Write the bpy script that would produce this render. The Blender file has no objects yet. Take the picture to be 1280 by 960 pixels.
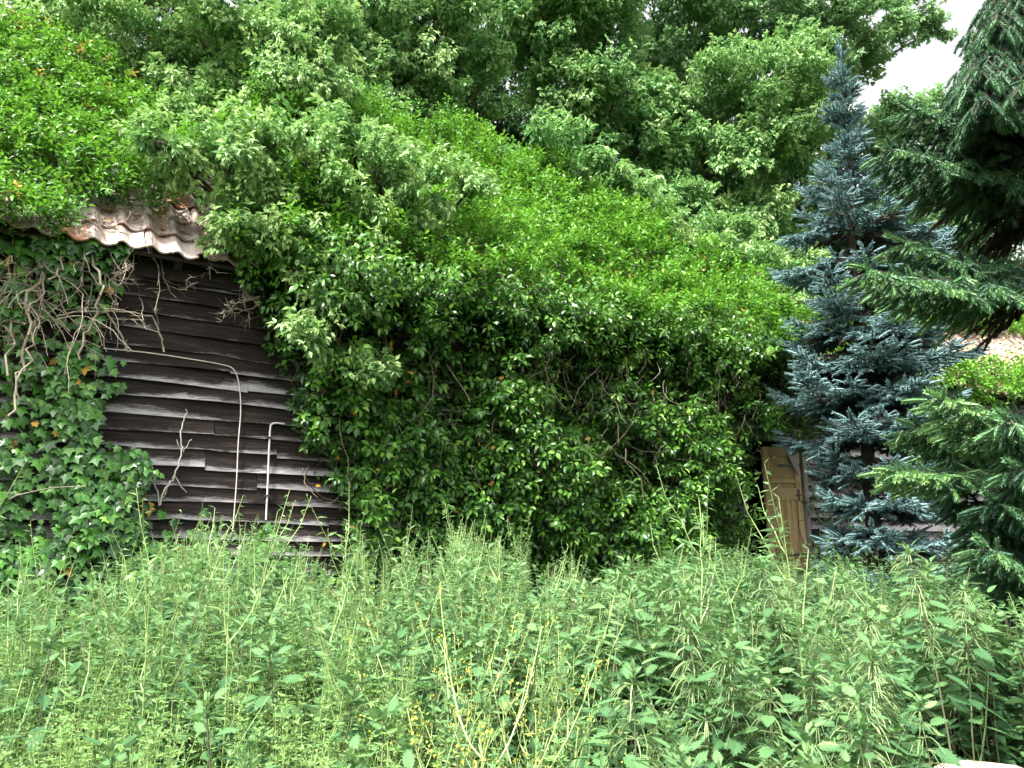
import bpy, math
import numpy as np
from math import sin, cos, tan, radians, pi

rng = np.random.default_rng(11)
C = bpy.context.scene.collection
scene = bpy.context.scene

# ------------------------------------------------------------------ camera frame and site layout
PITCH = radians(10.5)
CAM = np.array([0.0, 0.0, 1.6])
YAW = radians(32)                       # the barn front runs away to the right
ORG = np.array([-3.08, 7.88, 0.0])
UD = np.array([cos(YAW), sin(YAW), 0.0])
ND = np.array([sin(YAW), -cos(YAW), 0.0])     # outward normal of the barn front
UPV = np.array([0, 0, 1.0])
EAVE_Z, EAVE_OFF, RUN, RPITCH = 4.22, 0.30, 3.1, radians(48)
RISE = RUN * tan(RPITCH)
SLOPE_LEN = RUN / cos(RPITCH)


def at(px, py, D):
    a = (px - 640) / 1000; b = (480 - py) / 1000
    return np.array([a * D, D * (cos(PITCH) - b * sin(PITCH)), 1.6 + D * (sin(PITCH) + b * cos(PITCH))])


def proj(P):
    P = np.asarray(P, float)
    X, Y, Z = P[..., 0], P[..., 1], P[..., 2] - 1.6
    D = Y * cos(PITCH) + Z * sin(PITCH); V = -Y * sin(PITCH) + Z * cos(PITCH)
    return 640 + 1000 * X / D, 480 - 1000 * V / D, D


def wallpt(u, off, z):
    u, off, z = np.broadcast_arrays(*[np.asarray(q, float) for q in (u, off, z)])
    return ORG + u[..., None] * UD + off[..., None] * ND + z[..., None] * UPV


RN = ND * sin(RPITCH) + UPV * cos(RPITCH)          # roof normal
RU = -ND * cos(RPITCH) + UPV * sin(RPITCH)         # up the roof slope


def roofpt(u, s, off=0.0):
    u, s, off = np.broadcast_arrays(*[np.asarray(q, float) for q in (u, s, off)])
    return ORG + EAVE_OFF * ND + EAVE_Z * UPV + u[..., None] * UD + s[..., None] * RU + off[..., None] * RN


def depth_on(px, py, p0, n):
    d = at(px, py, 1.0) - CAM
    return float(np.dot(p0 - CAM, n) / np.dot(d, n))


def roof_D(px, py):
    return depth_on(px, py, roofpt(0, 0), RN)


def wall_D(px, py):
    return depth_on(px, py, ORG, ND)


def ground_z(x, y):
    x = np.asarray(x, float); y = np.asarray(y, float)
    t = np.clip(y - 1.0, 0, 12)
    z = 0.09 * t
    z = z + 0.03 * np.sin(x * 1.7 + y * .6) * np.clip(y, 0, 3) / 3
    z = z + 0.57 * np.exp(-(((x - 1.82) / 0.66) ** 2 + ((y - 3.25) / 0.6) ** 2))
    return z


def inpoly(px, py, poly):
    poly = np.asarray(poly, float); n = len(poly)
    ins = np.zeros(px.shape, bool); j = n - 1
    for i in range(n):
        xi, yi = poly[i]; xj, yj = poly[j]
        c = ((yi > py) != (yj > py)) & (px < (xj - xi) * (py - yi) / (yj - yi + 1e-12) + xi)
        ins ^= c; j = i
    return ins


# smooth value noise, vectorised
_perm = np.random.default_rng(5).random((64, 64, 64)).astype(np.float32)


def vnoise(P, f):
    Q = np.asarray(P, float) * f + 100.3
    i = np.floor(Q).astype(int); t = Q - i; t = t * t * (3 - 2 * t)
    r = 0
    for dx in (0, 1):
        for dy in (0, 1):
            for dz in (0, 1):
                w = (t[..., 0] if dx else 1 - t[..., 0]) * (t[..., 1] if dy else 1 - t[..., 1]) * (t[..., 2] if dz else 1 - t[..., 2])
                r = r + w * _perm[(i[..., 0] + dx) % 64, (i[..., 1] + dy) % 64, (i[..., 2] + dz) % 64]
    return r


def norm(v):
    return v / (np.linalg.norm(v, axis=-1, keepdims=True) + 1e-9)


def frames(y, z):
    y = norm(y); z = z - (z * y).sum(-1, keepdims=True) * y; z = norm(z)
    x = np.cross(y, z)
    return np.stack([x, y, z], -1)


def randu(n):
    return norm(rng.normal(size=(n, 3)))


# ------------------------------------------------------------------ mesh builder
class MB:
    def __init__(self):
        self.V = []; self.T = []; self.A = []; self.B = []; self.M = []; self.n = 0

    def add(self, v, t, tint=0.5, blend=0.0, mat=0):
        v = np.asarray(v, np.float32).reshape(-1, 3); t = np.asarray(t, np.int64).reshape(-1, 3)
        if not len(v): return
        self.V.append(v); self.T.append(t + self.n)
        self.A.append(np.broadcast_to(np.asarray(tint, np.float32), (len(v),)))
        self.B.append(np.broadcast_to(np.asarray(blend, np.float32), (len(v),)))
        self.M.append(np.full(len(t), mat, np.int32)); self.n += len(v)

    def arrays(self):
        return np.concatenate(self.V), np.concatenate(self.T), np.concatenate(self.A), np.concatenate(self.B), np.concatenate(self.M)

    def mesh(self, name, mats, smooth=False, offset=None):
        V, T, A, B, M = self.arrays()
        if offset is not None: V = V - np.asarray(offset, np.float32)
        me = bpy.data.meshes.new(name)
        me.vertices.add(len(V)); me.vertices.foreach_set('co', V.astype(np.float32).ravel())
        me.loops.add(len(T) * 3); me.loops.foreach_set('vertex_index', T.astype(np.int32).ravel())
        me.polygons.add(len(T)); me.polygons.foreach_set('loop_start', np.arange(0, len(T) * 3, 3, dtype=np.int32))
        for m in (mats if isinstance(mats, (list, tuple)) else [mats]): me.materials.append(m)
        me.polygons.foreach_set('material_index', M)
        me.polygons.foreach_set('use_smooth', np.full(len(T), bool(smooth)))
        me.attributes.new('tint', 'FLOAT', 'POINT').data.foreach_set('value', np.ascontiguousarray(A, np.float32))
        me.attributes.new('blend', 'FLOAT', 'POINT').data.foreach_set('value', np.ascontiguousarray(B, np.float32))
        me.update(calc_edges=True)
        return me

    def build(self, name, mats, parent=None, smooth=False, local=False):
        off = None
        if parent is not None and not local: off = np.array(parent.location)
        o = bpy.data.objects.new(name, self.mesh(name, mats, smooth, off)); C.objects.link(o)
        if parent is not None: o.parent = parent
        return o


def thing(name, label, cat, loc=(0, 0, 0), rz=0.0, group=None):
    o = bpy.data.objects.new(name, None); C.objects.link(o)
    o.empty_display_size = .1
    o.location = [float(q) for q in loc]; o.rotation_euler = (0, 0, rz)
    o['label'] = label; o['category'] = cat
    if group: o['group'] = group
    return o


def dup(root, loc, rz, sc=1.0, label=None, tilt=(0, 0)):
    r = root.copy(); C.objects.link(r)
    r.location = [float(q) for q in loc]; r.rotation_euler = (tilt[0], tilt[1], rz); r.scale = (sc, sc, sc)
    if label: r['label'] = label
    for ch in root.children:
        c = ch.copy(); C.objects.link(c); c.parent = r
    return r


def scatter(mb, tv, tt, P, R, S, tint, mat=0, blend=0.0):
    n, k = len(P), len(tv)
    if n == 0: return
    S = np.broadcast_to(np.asarray(S, float), (n,))
    V = P[:, None, :] + S[:, None, None] * np.einsum('nij,kj->nki', R, tv)
    T = (tt[None] + (np.arange(n) * k)[:, None, None]).reshape(-1, 3)
    mb.add(V.reshape(-1, 3), T, np.repeat(np.broadcast_to(np.asarray(tint, float), (n,)), k), np.repeat(np.broadcast_to(np.asarray(blend, float), (n,)), k), mat)


def tube(pts, rad, sides=5, cap=False):
    pts = np.asarray(pts, float); n = len(pts); rad = np.broadcast_to(np.asarray(rad, float), (n,))
    tg = np.gradient(pts, axis=0); tg = norm(tg)
    ref = np.array([0.31, 0.17, 0.94]) if abs(tg[0][2]) < .9 else np.array([0.95, .2, .1])
    a = norm(np.cross(tg, np.broadcast_to(ref, tg.shape))); b = np.cross(tg, a)
    th = np.arange(sides) * 2 * pi / sides
    V = pts[:, None] + rad[:, None, None] * (np.cos(th)[None, :, None] * a[:, None] + np.sin(th)[None, :, None] * b[:, None])
    T = []
    for i in range(n - 1):
        for j in range(sides):
            q = (j + 1) % sides
            A, B, Cc, Dd = i * sides + j, i * sides + q, (i + 1) * sides + q, (i + 1) * sides + j
            T += [(A, B, Cc), (A, Cc, Dd)]
    if cap:
        for j in range(1, sides - 1): T += [(0, j + 1, j), ((n - 1) * sides, (n - 1) * sides + j, (n - 1) * sides + j + 1)]
    return V.reshape(-1, 3), np.array(T)


def curve(p0, p1, sag=0.0, n=7, wob=0.0):
    t = np.linspace(0, 1, n)[:, None]
    p = np.asarray(p0) * (1 - t) + np.asarray(p1) * t
    p[:, 2] += (sag * 4 * t * (1 - t))[:, 0]
    if wob:
        w = rng.normal(size=(n, 3)) * wob; w[0] = 0; w[-1] = 0
        p = p + w
    return p


BOXT = np.array([(0, 2, 1), (0, 3, 2), (4, 5, 6), (4, 6, 7), (0, 1, 5), (0, 5, 4), (1, 2, 6), (1, 6, 5), (2, 3, 7), (2, 7, 6), (3, 0, 4), (3, 4, 7)])


def box(x0, x1, y0, y1, z0, z1):
    return np.array([(x0, y0, z0), (x1, y0, z0), (x1, y1, z0), (x0, y1, z0), (x0, y0, z1), (x1, y0, z1), (x1, y1, z1), (x0, y1, z1)], float), BOXT


# ------------------------------------------------------------------ materials
def new_mat(name):
    m = bpy.data.materials.new(name); m.use_nodes = True
    nt = m.node_tree; nt.nodes.clear()
    out = nt.nodes.new('ShaderNodeOutputMaterial')
    return m, nt, out


def ramp(nt, fac, stops):
    r = nt.nodes.new('ShaderNodeValToRGB'); e = r.color_ramp.elements
    while len(e) < len(stops): e.new(0.5)
    for q, (p, c) in zip(e, stops): q.position = p; q.color = (*c, 1)
    nt.links.new(fac, r.inputs[0]); return r.outputs[0]


def attr(nt, name):
    a = nt.nodes.new('ShaderNodeAttribute'); a.attribute_name = name; return a.outputs['Fac']


def math_(nt, op, a, b=None, clamp=False):
    n = nt.nodes.new('ShaderNodeMath'); n.operation = op; n.use_clamp = clamp
    for i, v in enumerate((a, b)):
        if v is None: continue
        if isinstance(v, (int, float)): n.inputs[i].default_value = v
        else: nt.links.new(v, n.inputs[i])
    return n.outputs[0]


def noise(nt, scale, detail=4, rough=.6, vec=None, mscale=None):
    n = nt.nodes.new('ShaderNodeTexNoise'); n.inputs['Scale'].default_value = scale
    n.inputs['Detail'].default_value = detail; n.inputs['Roughness'].default_value = rough
    tc = nt.nodes.new('ShaderNodeTexCoord')
    v = tc.outputs['Object']
    if mscale:
        mp = nt.nodes.new('ShaderNodeMapping'); mp.inputs['Scale'].default_value = mscale
        nt.links.new(v, mp.inputs[0]); v = mp.outputs[0]
    nt.links.new(v, n.inputs['Vector'])
    return n.outputs[0]


def mixc(nt, fac, a, b):
    n = nt.nodes.new('ShaderNodeMix'); n.data_type = 'RGBA'
    if isinstance(fac, (int, float)): n.inputs[0].default_value = fac
    else: nt.links.new(fac, n.inputs[0])
    for i, v in ((6, a), (7, b)):
        if isinstance(v, tuple): n.inputs[i].default_value = (*v, 1)
        else: nt.links.new(v, n.inputs[i])
    return n.outputs[2]


def leaf_mat(name, stops, rough=.5, spec=.4, trans=.35, nscale=1.3, namp=.35):
    m, nt, out = new_mat(name)
    t = attr(nt, 'tint')
    nz = noise(nt, nscale, 3)
    f = math_(nt, 'ADD', t, math_(nt, 'MULTIPLY', math_(nt, 'SUBTRACT', nz, .5), namp * 2), True)
    col = ramp(nt, f, stops)
    b = nt.nodes.new('ShaderNodeBsdfPrincipled'); nt.links.new(col, b.inputs['Base Color'])
    b.inputs['Roughness'].default_value = rough; b.inputs['Specular IOR Level'].default_value = spec
    tr = nt.nodes.new('ShaderNodeBsdfTranslucent')
    tc = mixc(nt, .22, col, (.26, .42, .05)); nt.links.new(tc, tr.inputs['Color'])
    mx = nt.nodes.new('ShaderNodeMixShader'); mx.inputs[0].default_value = trans
    nt.links.new(b.outputs[0], mx.inputs[1]); nt.links.new(tr.outputs[0], mx.inputs[2])
    nt.links.new(mx.outputs[0], out.inputs[0])
    return m


def plain_mat(name, c1, c2, rough=.8, spec=.3, scale=8, mscale=None, bump=0.0, metal=0.0, tintmix=0.5):
    m, nt, out = new_mat(name)
    nz = noise(nt, scale, 5, .65, mscale=mscale)
    f = math_(nt, 'ADD', math_(nt, 'MULTIPLY', math_(nt, 'SUBTRACT', nz, .5), 1.6), attr(nt, 'tint'), True)
    col = ramp(nt, f, [(0.15, c1), (.85, c2)])
    b = nt.nodes.new('ShaderNodeBsdfPrincipled'); nt.links.new(col, b.inputs['Base Color'])
    b.inputs['Roughness'].default_value = rough; b.inputs['Specular IOR Level'].default_value = spec; b.inputs['Metallic'].default_value = metal
    if bump:
        bp = nt.nodes.new('ShaderNodeBump'); bp.inputs['Strength'].default_value = bump; bp.inputs['Distance'].default_value = .02
        nt.links.new(nz, bp.inputs['Height']); nt.links.new(bp.outputs[0], b.inputs['Normal'])
    nt.links.new(b.outputs[0], out.inputs[0])
    return m


MAT = {}
MAT['ivy'] = leaf_mat('ivy_leaf', [(0, (.02, .065, .012)), (.45, (.055, .16, .02)), (.8, (.13, .29, .035)), (1, (.23, .39, .06))], .33, .5, .3, .8, .25)
MAT['ivy_roof'] = leaf_mat('ivy_roof_leaf', [(0, (.03, .10, .010)), (.4, (.065, .205, .016)), (.8, (.115, .31, .022)), (1, (.19, .38, .04))], .45, .4, .35, .7, .25)
MAT['ivy_lobed'] = leaf_mat('ivy_lobed_leaf', [(0, (.022, .075, .014)), (.5, (.06, .19, .026)), (.85, (.115, .28, .042)), (1, (.18, .36, .065))], .3, .5, .25, 1.2, .2)
MAT['yellow_leaf'] = leaf_mat('yellow_leaf', [(0, (.30, .12, .03)), (.5, (.50, .30, .05)), (1, (.55, .42, .10))], .6, .3, .3)
MAT['pale_tree'] = leaf_mat('pale_tree_leaf', [(0, (.045, .14, .042)), (.4, (.14, .31, .10)), (.75, (.27, .45, .165)), (1, (.42, .55, .23))], .5, .35, .28, .9, .25)
MAT['mid_tree'] = leaf_mat('mid_tree_leaf', [(0, (.035, .12, .042)), (.4, (.115, .28, .10)), (.75, (.24, .43, .155)), (1, (.36, .52, .20))], .5, .35, .28, .6, .25)
MAT['gap_shade'] = leaf_mat('gap_shade_leaf', [(0, (.018, .06, .026)), (.5, (.045, .13, .05)), (1, (.11, .24, .09))], .5, .35, .3, .6, .25)  # dark leaves paint the shade deep in the gaps between crowns
MAT['far_tree'] = leaf_mat('far_tree_leaf', [(0, (.085, .20, .095)), (.5, (.19, .36, .155)), (1, (.34, .52, .24))], .55, .3, .4, .6, .25)
MAT['blue_needle'] = leaf_mat('blue_needle', [(0, (.03, .07, .07)), (.5, (.085, .165, .165)), (1, (.22, .34, .34))], .6, .3, .12, 1.5, .25)
MAT['green_needle'] = leaf_mat('green_needle', [(0, (.022, .055, .036)), (.45, (.05, .12, .062)), (.8, (.11, .23, .09)), (1, (.20, .35, .12))], .55, .35, .15, 1.5, .25)
MAT['dead_needle'] = leaf_mat('dead_needle', [(0, (.03, .025, .02)), (1, (.085, .07, .052))], .8, .2, .1)
MAT['nettle'] = leaf_mat('nettle_leaf', [(0, (.03, .085, .034)), (.4, (.064, .152, .06)), (.75, (.115, .23, .086)), (1, (.22, .35, .135))], .65, .15, .35, .9, .2)
MAT['tassel'] = leaf_mat('tassel', [(0, (.15, .24, .10)), (1, (.29, .39, .17))], .7, .2, .3)
MAT['weed'] = leaf_mat('weed_leaf', [(0, (.065, .155, .065)), (.5, (.13, .26, .10)), (1, (.25, .38, .15))], .6, .3, .4, .9, .2)
MAT['froth'] = leaf_mat('froth_leaf', [(0, (.085, .19, .055)), (.5, (.18, .32, .095)), (1, (.36, .48, .18))], .6, .3, .4, 1.1, .2)
MAT['flower'] = leaf_mat('yellow_flower', [(0, (.45, .47, .06)), (1, (.68, .66, .12))], .6, .2, .35)
MAT['stem'] = leaf_mat('green_stem', [(0, (.10, .16, .05)), (.5, (.22, .32, .10)), (1, (.38, .46, .18))], .5, .4, .1)
MAT['nstem'] = leaf_mat('nettle_stem', [(0, (.06, .05, .035)), (.5, (.14, .15, .08)), (1, (.22, .28, .12))], .6, .3, .05)
MAT['grass'] = leaf_mat('grass_blade', [(0, (.06, .15, .06)), (.5, (.12, .25, .10)), (1, (.26, .38, .16))], .5, .4, .35)
MAT['bark'] = plain_mat('bark', (.03, .024, .018), (.12, .10, .08), .9, .2, 14, (1, 1, .3), .6)
MAT['vine'] = plain_mat('vine_bark', (.14, .11, .08), (.42, .36, .28), .85, .2, 20, None, .3)
MAT['vine_y'] = plain_mat('yellowed_vine', (.28, .21, .08), (.52, .44, .22), .85, .2, 20)
MAT['vine_w'] = plain_mat('bleached_vine', (.38, .34, .29), (.62, .57, .50), .85, .2, 20)
MAT['iron'] = plain_mat('dull_iron', (.02, .02, .02), (.08, .06, .05), .6, .5, 20)
MAT['zinc'] = plain_mat('zinc_pipe', (.34, .33, .33), (.55, .54, .53), .5, .5, 20)
MAT['doorwood'] = plain_mat('door_wood', (.33, .235, .10), (.62, .48, .25), .75, .3, 5, (9, 9, .7), .4)
MAT['greywood'] = plain_mat('grey_wood', (.13, .115, .10), (.34, .31, .28), .85, .25, 5, (9, 9, .7), .4)
MAT['darkwood'] = plain_mat('dark_wood', (.012, .009, .008), (.045, .034, .028), .8, .3, 6, (1, 9, 9), .4)


def board_mat():
    m, nt, out = new_mat('weatherboard')
    g = noise(nt, 3.0, 8, .7, mscale=(.9, 14, 14))          # long grain
    p = noise(nt, 1.1, 5, .6, mscale=(1.0, 3.2, 3.2))       # patches
    fine = noise(nt, 9.0, 6, .75, mscale=(.7, 30, 30))
    tint = attr(nt, 'tint'); blend = attr(nt, 'blend')
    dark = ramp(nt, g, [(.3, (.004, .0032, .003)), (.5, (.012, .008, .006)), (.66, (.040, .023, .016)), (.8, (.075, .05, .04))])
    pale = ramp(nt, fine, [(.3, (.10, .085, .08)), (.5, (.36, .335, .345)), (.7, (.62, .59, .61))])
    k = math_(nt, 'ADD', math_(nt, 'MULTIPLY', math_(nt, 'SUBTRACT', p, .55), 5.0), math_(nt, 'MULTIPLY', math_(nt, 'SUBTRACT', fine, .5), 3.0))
    k = math_(nt, 'ADD', k, math_(nt, 'SUBTRACT', math_(nt, 'MULTIPLY', blend, 2.1), 1.22))  # pale lower edges: worn boards plus a sky highlight painted into the colour
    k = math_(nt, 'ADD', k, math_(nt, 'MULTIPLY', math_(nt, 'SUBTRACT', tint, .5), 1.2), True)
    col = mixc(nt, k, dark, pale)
    b = nt.nodes.new('ShaderNodeBsdfPrincipled'); nt.links.new(col, b.inputs['Base Color'])
    r = ramp(nt, fine, [(.3, (.55, .55, .55)), (.7, (.9, .9, .9))]); nt.links.new(r, b.inputs['Roughness'])
    b.inputs['Specular IOR Level'].default_value = .25
    bp = nt.nodes.new('ShaderNodeBump'); bp.inputs['Strength'].default_value = .5; bp.inputs['Distance'].default_value = .012
    nt.links.new(g, bp.inputs['Height']); nt.links.new(bp.outputs[0], b.inputs['Normal'])
    nt.links.new(b.outputs[0], out.inputs[0]); return m


def tile_mat():
    m, nt, out = new_mat('weathered_pantile')
    n1 = noise(nt, 5, 6, .7); n2 = noise(nt, 22, 5, .7); n3 = noise(nt, 2.2, 4, .6)
    tint = attr(nt, 'tint')
    clay = ramp(nt, tint, [(0, (.15, .105, .09)), (.4, (.30, .215, .18)), (.86, (.46, .37, .33)), (.95, (.42, .17, .09)), (1, (.45, .18, .09))])
    dirt = ramp(nt, n2, [(.3, (.05, .042, .035)), (.7, (.20, .16, .13))])
    lich = ramp(nt, n2, [(.3, (.42, .39, .36)), (.7, (.66, .63, .60))])
    k1 = math_(nt, 'MULTIPLY', math_(nt, 'SUBTRACT', n1, .52), 6, True)
    k2 = math_(nt, 'MULTIPLY', math_(nt, 'SUBTRACT', n3, .44), 6, True)
    c = mixc(nt, math_(nt, 'MULTIPLY', k2, .55), clay, lich); c = mixc(nt, math_(nt, 'MULTIPLY', k1, .7), c, dirt)
    brown = ramp(nt, n2, [(.3, (.13, .075, .045)), (.6, (.32, .20, .125)), (.75, (.50, .38, .27))]); c = mixc(nt, math_(nt, 'MULTIPLY', attr(nt, 'blend'), .9), c, brown)
    b = nt.nodes.new('ShaderNodeBsdfPrincipled'); nt.links.new(c, b.inputs['Base Color']); b.inputs['Roughness'].default_value = .85
    bp = nt.nodes.new('ShaderNodeBump'); bp.inputs['Strength'].default_value = .4; bp.inputs['Distance'].default_value = .01
    nt.links.new(n2, bp.inputs['Height']); nt.links.new(bp.outputs[0], b.inputs['Normal'])
    nt.links.new(b.outputs[0], out.inputs[0]); return m


def ground_mat():
    m, nt, out = new_mat('ground_soil')
    n1 = noise(nt, 1.5, 6, .7); n2 = noise(nt, 30, 5, .7)
    soil = ramp(nt, n1, [(.3, (.030, .028, .016)), (.55, (.05, .055, .022)), (.8, (.05, .09, .03))])
    sand = ramp(nt, n2, [(.3, (.38, .31, .22)), (.7, (.62, .54, .42))])
    c = mixc(nt, attr(nt, 'blend'), soil, sand)
    b = nt.nodes.new('ShaderNodeBsdfPrincipled'); nt.links.new(c, b.inputs['Base Color']); b.inputs['Roughness'].default_value = .95
    bp = nt.nodes.new('ShaderNodeBump'); bp.inputs['Strength'].default_value = .8; bp.inputs['Distance'].default_value = .03
    nt.links.new(n2, bp.inputs['Height']); nt.links.new(bp.outputs[0], b.inputs['Normal'])
    nt.links.new(b.outputs[0], out.inputs[0]); return m


MAT['board'] = board_mat(); MAT['tile'] = tile_mat(); MAT['ground'] = ground_mat()

# ------------------------------------------------------------------ leaf shapes
# 4-vertex folded leaf
L4V = np.array([(0, 0, 0), (.25, .42, .07), (-.25, .42, .07), (0, 1, -.14)], float); L4T = np.array([(0, 1, 3), (0, 3, 2)])
# broad toothed-looking leaf for nettles
def toothed(n=7):
    V = [(0, 0, 0)]; T = []
    prev = None
    for k in range(n):
        t0 = (k + .35) / (n + .3); w = .27 * (np.sin(pi * min(1, t0 * 1.05 + .13)) ** .8) * (1 - .35 * t0); dz = -.22 * t0 ** 2
        mid = len(V); V.append((0, t0, dz - .025)); a_ = len(V); V.append((w * .80, t0 - .02, dz + .02)); V.append((w * 1.08, t0 + .075, dz + .015)); V.append((-w * .80, t0 - .02, dz + .02)); V.append((-w * 1.08, t0 + .075, dz + .015))
        if prev is None: T += [(0, a_, mid), (0, mid, a_ + 2)]
        else: T += [(prev, prev + 1 + 0, a_), (prev, a_, mid), (prev, a_ + 2, prev + 3), (prev, mid, a_ + 2)]
        T += [(mid, a_, a_ + 1), (mid, a_ + 3, a_ + 2)]
        prev = mid
    tip = len(V); V.append((0, 1.04, -.26)); T += [(prev, prev + 2, tip), (prev, tip, prev + 4)]
    return np.array(V, float), np.array(T)


LNV, LNT = toothed()
# elliptic ivy leaf (adult shoots)
LEV = np.array([(0, 0, 0), (.24, .30, .05), (-.24, .30, .05), (0, .52, -.02), (.20, .66, .02), (-.20, .66, .02), (0, 1, -.16)], float)
LET = np.array([(0, 1, 3), (0, 3, 2), (1, 4, 3), (2, 3, 5), (3, 4, 6), (3, 6, 5)])
# five lobed ivy leaf
_iv = [(0, -.02), (.22, -.12), (.50, .10), (.30, .28), (.52, .52), (.24, .55), (0, 1.0), (-.24, .55), (-.52, .52), (-.30, .28), (-.50, .10), (-.22, -.12)]
LIV = np.array([(0, .32, .05)] + [(x, y, -.10 * (x * x + max(0, y - .4) ** 2) * 2) for x, y in _iv], float)
LIT = np.array([(0, i, i % 12 + 1) for i in range(1, 13)])
# narrow weed leaf
LWV = np.array([(0, 0, 0), (.11, .4, .03), (-.11, .4, .03), (0, 1, -.12)], float)


def add_leaves(mb, lv, lt, P, d, up, length, tint, mat=0):
    scatter(mb, lv, lt, P, frames(d, up), length, tint, mat)


# ------------------------------------------------------------------ sprays: leaf positions and directions on one shoot (axis +y)
def maple_shoot(seed):
    r = np.random.default_rng(seed); P = []; D = []; Y = []
    for k in range(6):
        t = k / 5; y = .06 + .36 * t; c = np.array([0, y, -.10 * t * t])
        for sgn in (-1, 1):
            a = r.uniform(.5, 1.2); out = np.array([sgn * cos(a) * 1.0, .55 * sin(a) + .3, r.uniform(-.5, .6)])
            out /= np.linalg.norm(out); base = c + out * r.uniform(.04, .09)
            for q in (-1, 0, 1):
                dd = out + np.array([0, q * .75, q * .3]) + r.normal(size=3) * .25
                P.append(base); D.append(dd / np.linalg.norm(dd)); Y.append(t)
    for q in range(3):
        dd = np.array([(q - 1) * .5, 1, 0]); P.append(np.array([0, .44, -.11])); D.append(dd / np.linalg.norm(dd)); Y.append(1.2)
    return np.array(P), np.array(D), np.array(Y)


def ivy_shoot(seed):
    r = np.random.default_rng(seed); P = []; D = []; Y = []
    for k in range(13):
        t = k / 12; a = k * 2.4 + r.uniform(-.3, .3); el = .25 + .7 * t * t
        o = np.array([cos(a) * cos(el), sin(el), sin(a) * cos(el)])
        P.append(np.array([0, .03 + .17 * t, 0]) + o * .02); D.append(o); Y.append(t)
    return np.array(P), np.array(D), np.array(Y)


MS = [maple_shoot(s) for s in range(4)]
IS = [ivy_shoot(s) for s in range(4)]


def sprays(mb, shoots, P, axis, size, leafv, leaft, leaf_len, droop=.5, upb=1.0, outb=.4, tint0=.35, tjit=.18, young=.25, mat=0, stint=None, roll=None):
    """place one shoot at each P along axis; leaves hang by gravity and face the light"""
    n = len(P)
    if n == 0: return
    pick = rng.integers(0, len(shoots), n)
    size = np.broadcast_to(np.asarray(size, float), (n,))
    st = rng.normal(0, tjit * .6, n) if stint is None else stint + rng.normal(0, tjit * .4, n)
    for s in range(len(shoots)):
        idx = np.where(pick == s)[0]
        if not len(idx): continue
        sp, sd, sy = shoots[s]
        a = norm(axis[idx]); z = randu(len(idx)) if roll is None else roll[idx] + .35 * randu(len(idx))
        R = frames(a, z)
        k = len(sp)
        LP = P[idx][:, None] + size[idx][:, None, None] * np.einsum('nij,kj->nki', R, sp)
        LD = np.einsum('nij,kj->nki', R, sd) + np.array([0, 0, -droop])
        up = np.array([0, 0, upb]) + outb * a[:, None, :] + .45 * rng.normal(size=LD.shape)
        tt = tint0 + st[idx][:, None] + young * (sy[None] - .4) + rng.normal(0, tjit, (len(idx), k))
        ln = leaf_len * rng.uniform(.7, 1.25, (len(idx), k)) * (size[idx][:, None] ** .5)
        add_leaves(mb, leafv, leaft, LP.reshape(-1, 3), LD.reshape(-1, 3), up.reshape(-1, 3), ln.ravel(), tt.ravel(), mat)


# ------------------------------------------------------------------ ground
def make_ground():
    xs = np.concatenate([[-220, -120, -60, -30, -18], np.linspace(-12, 12, 97), [18, 30, 60, 120, 220]])
    ys = np.concatenate([[-120, -50, -20, -8, -3], np.linspace(0, 16, 81), [20, 28, 45, 80, 140, 260]])
    X, Y = np.meshgrid(xs, ys); Z = ground_z(X, Y)
    V = np.stack([X, Y, Z], -1).reshape(-1, 3); nx = len(xs); T = []
    for j in range(len(ys) - 1):
        for i in range(nx - 1):
            a = j * nx + i; T += [(a, a + 1, a + nx + 1), (a, a + nx + 1, a + nx)]
    sand = np.clip(1.5 * np.exp(-(((V[:, 0] - 1.82) / .66) ** 2 + ((V[:, 1] - 3.25) / .6) ** 2)) - .3, 0, 1)
    mb = MB(); mb.add(V, T, .5, sand)
    o = mb.build('ground', MAT['ground'], smooth=True); o['kind'] = 'structure'


make_ground()

# ------------------------------------------------------------------ barn
ZB = .6
barn = thing('timber_barn', 'long derelict timber barn with dark weatherboards and pantile roof, swallowed by ivy', 'barn', (ORG[0], ORG[1], ZB), YAW)
U0, U1 = -3.6, 30.0
DU0, DU1, DTOP = 7.66, 8.98, 2.98


def sagz(u, z):
    uu = np.clip(u, -3, 4)
    return -.026 * uu * np.clip(1 - (z - .7) / 3.3, 0, 1) + .012 * np.sin(u * 1.3 + z * .7)


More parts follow.
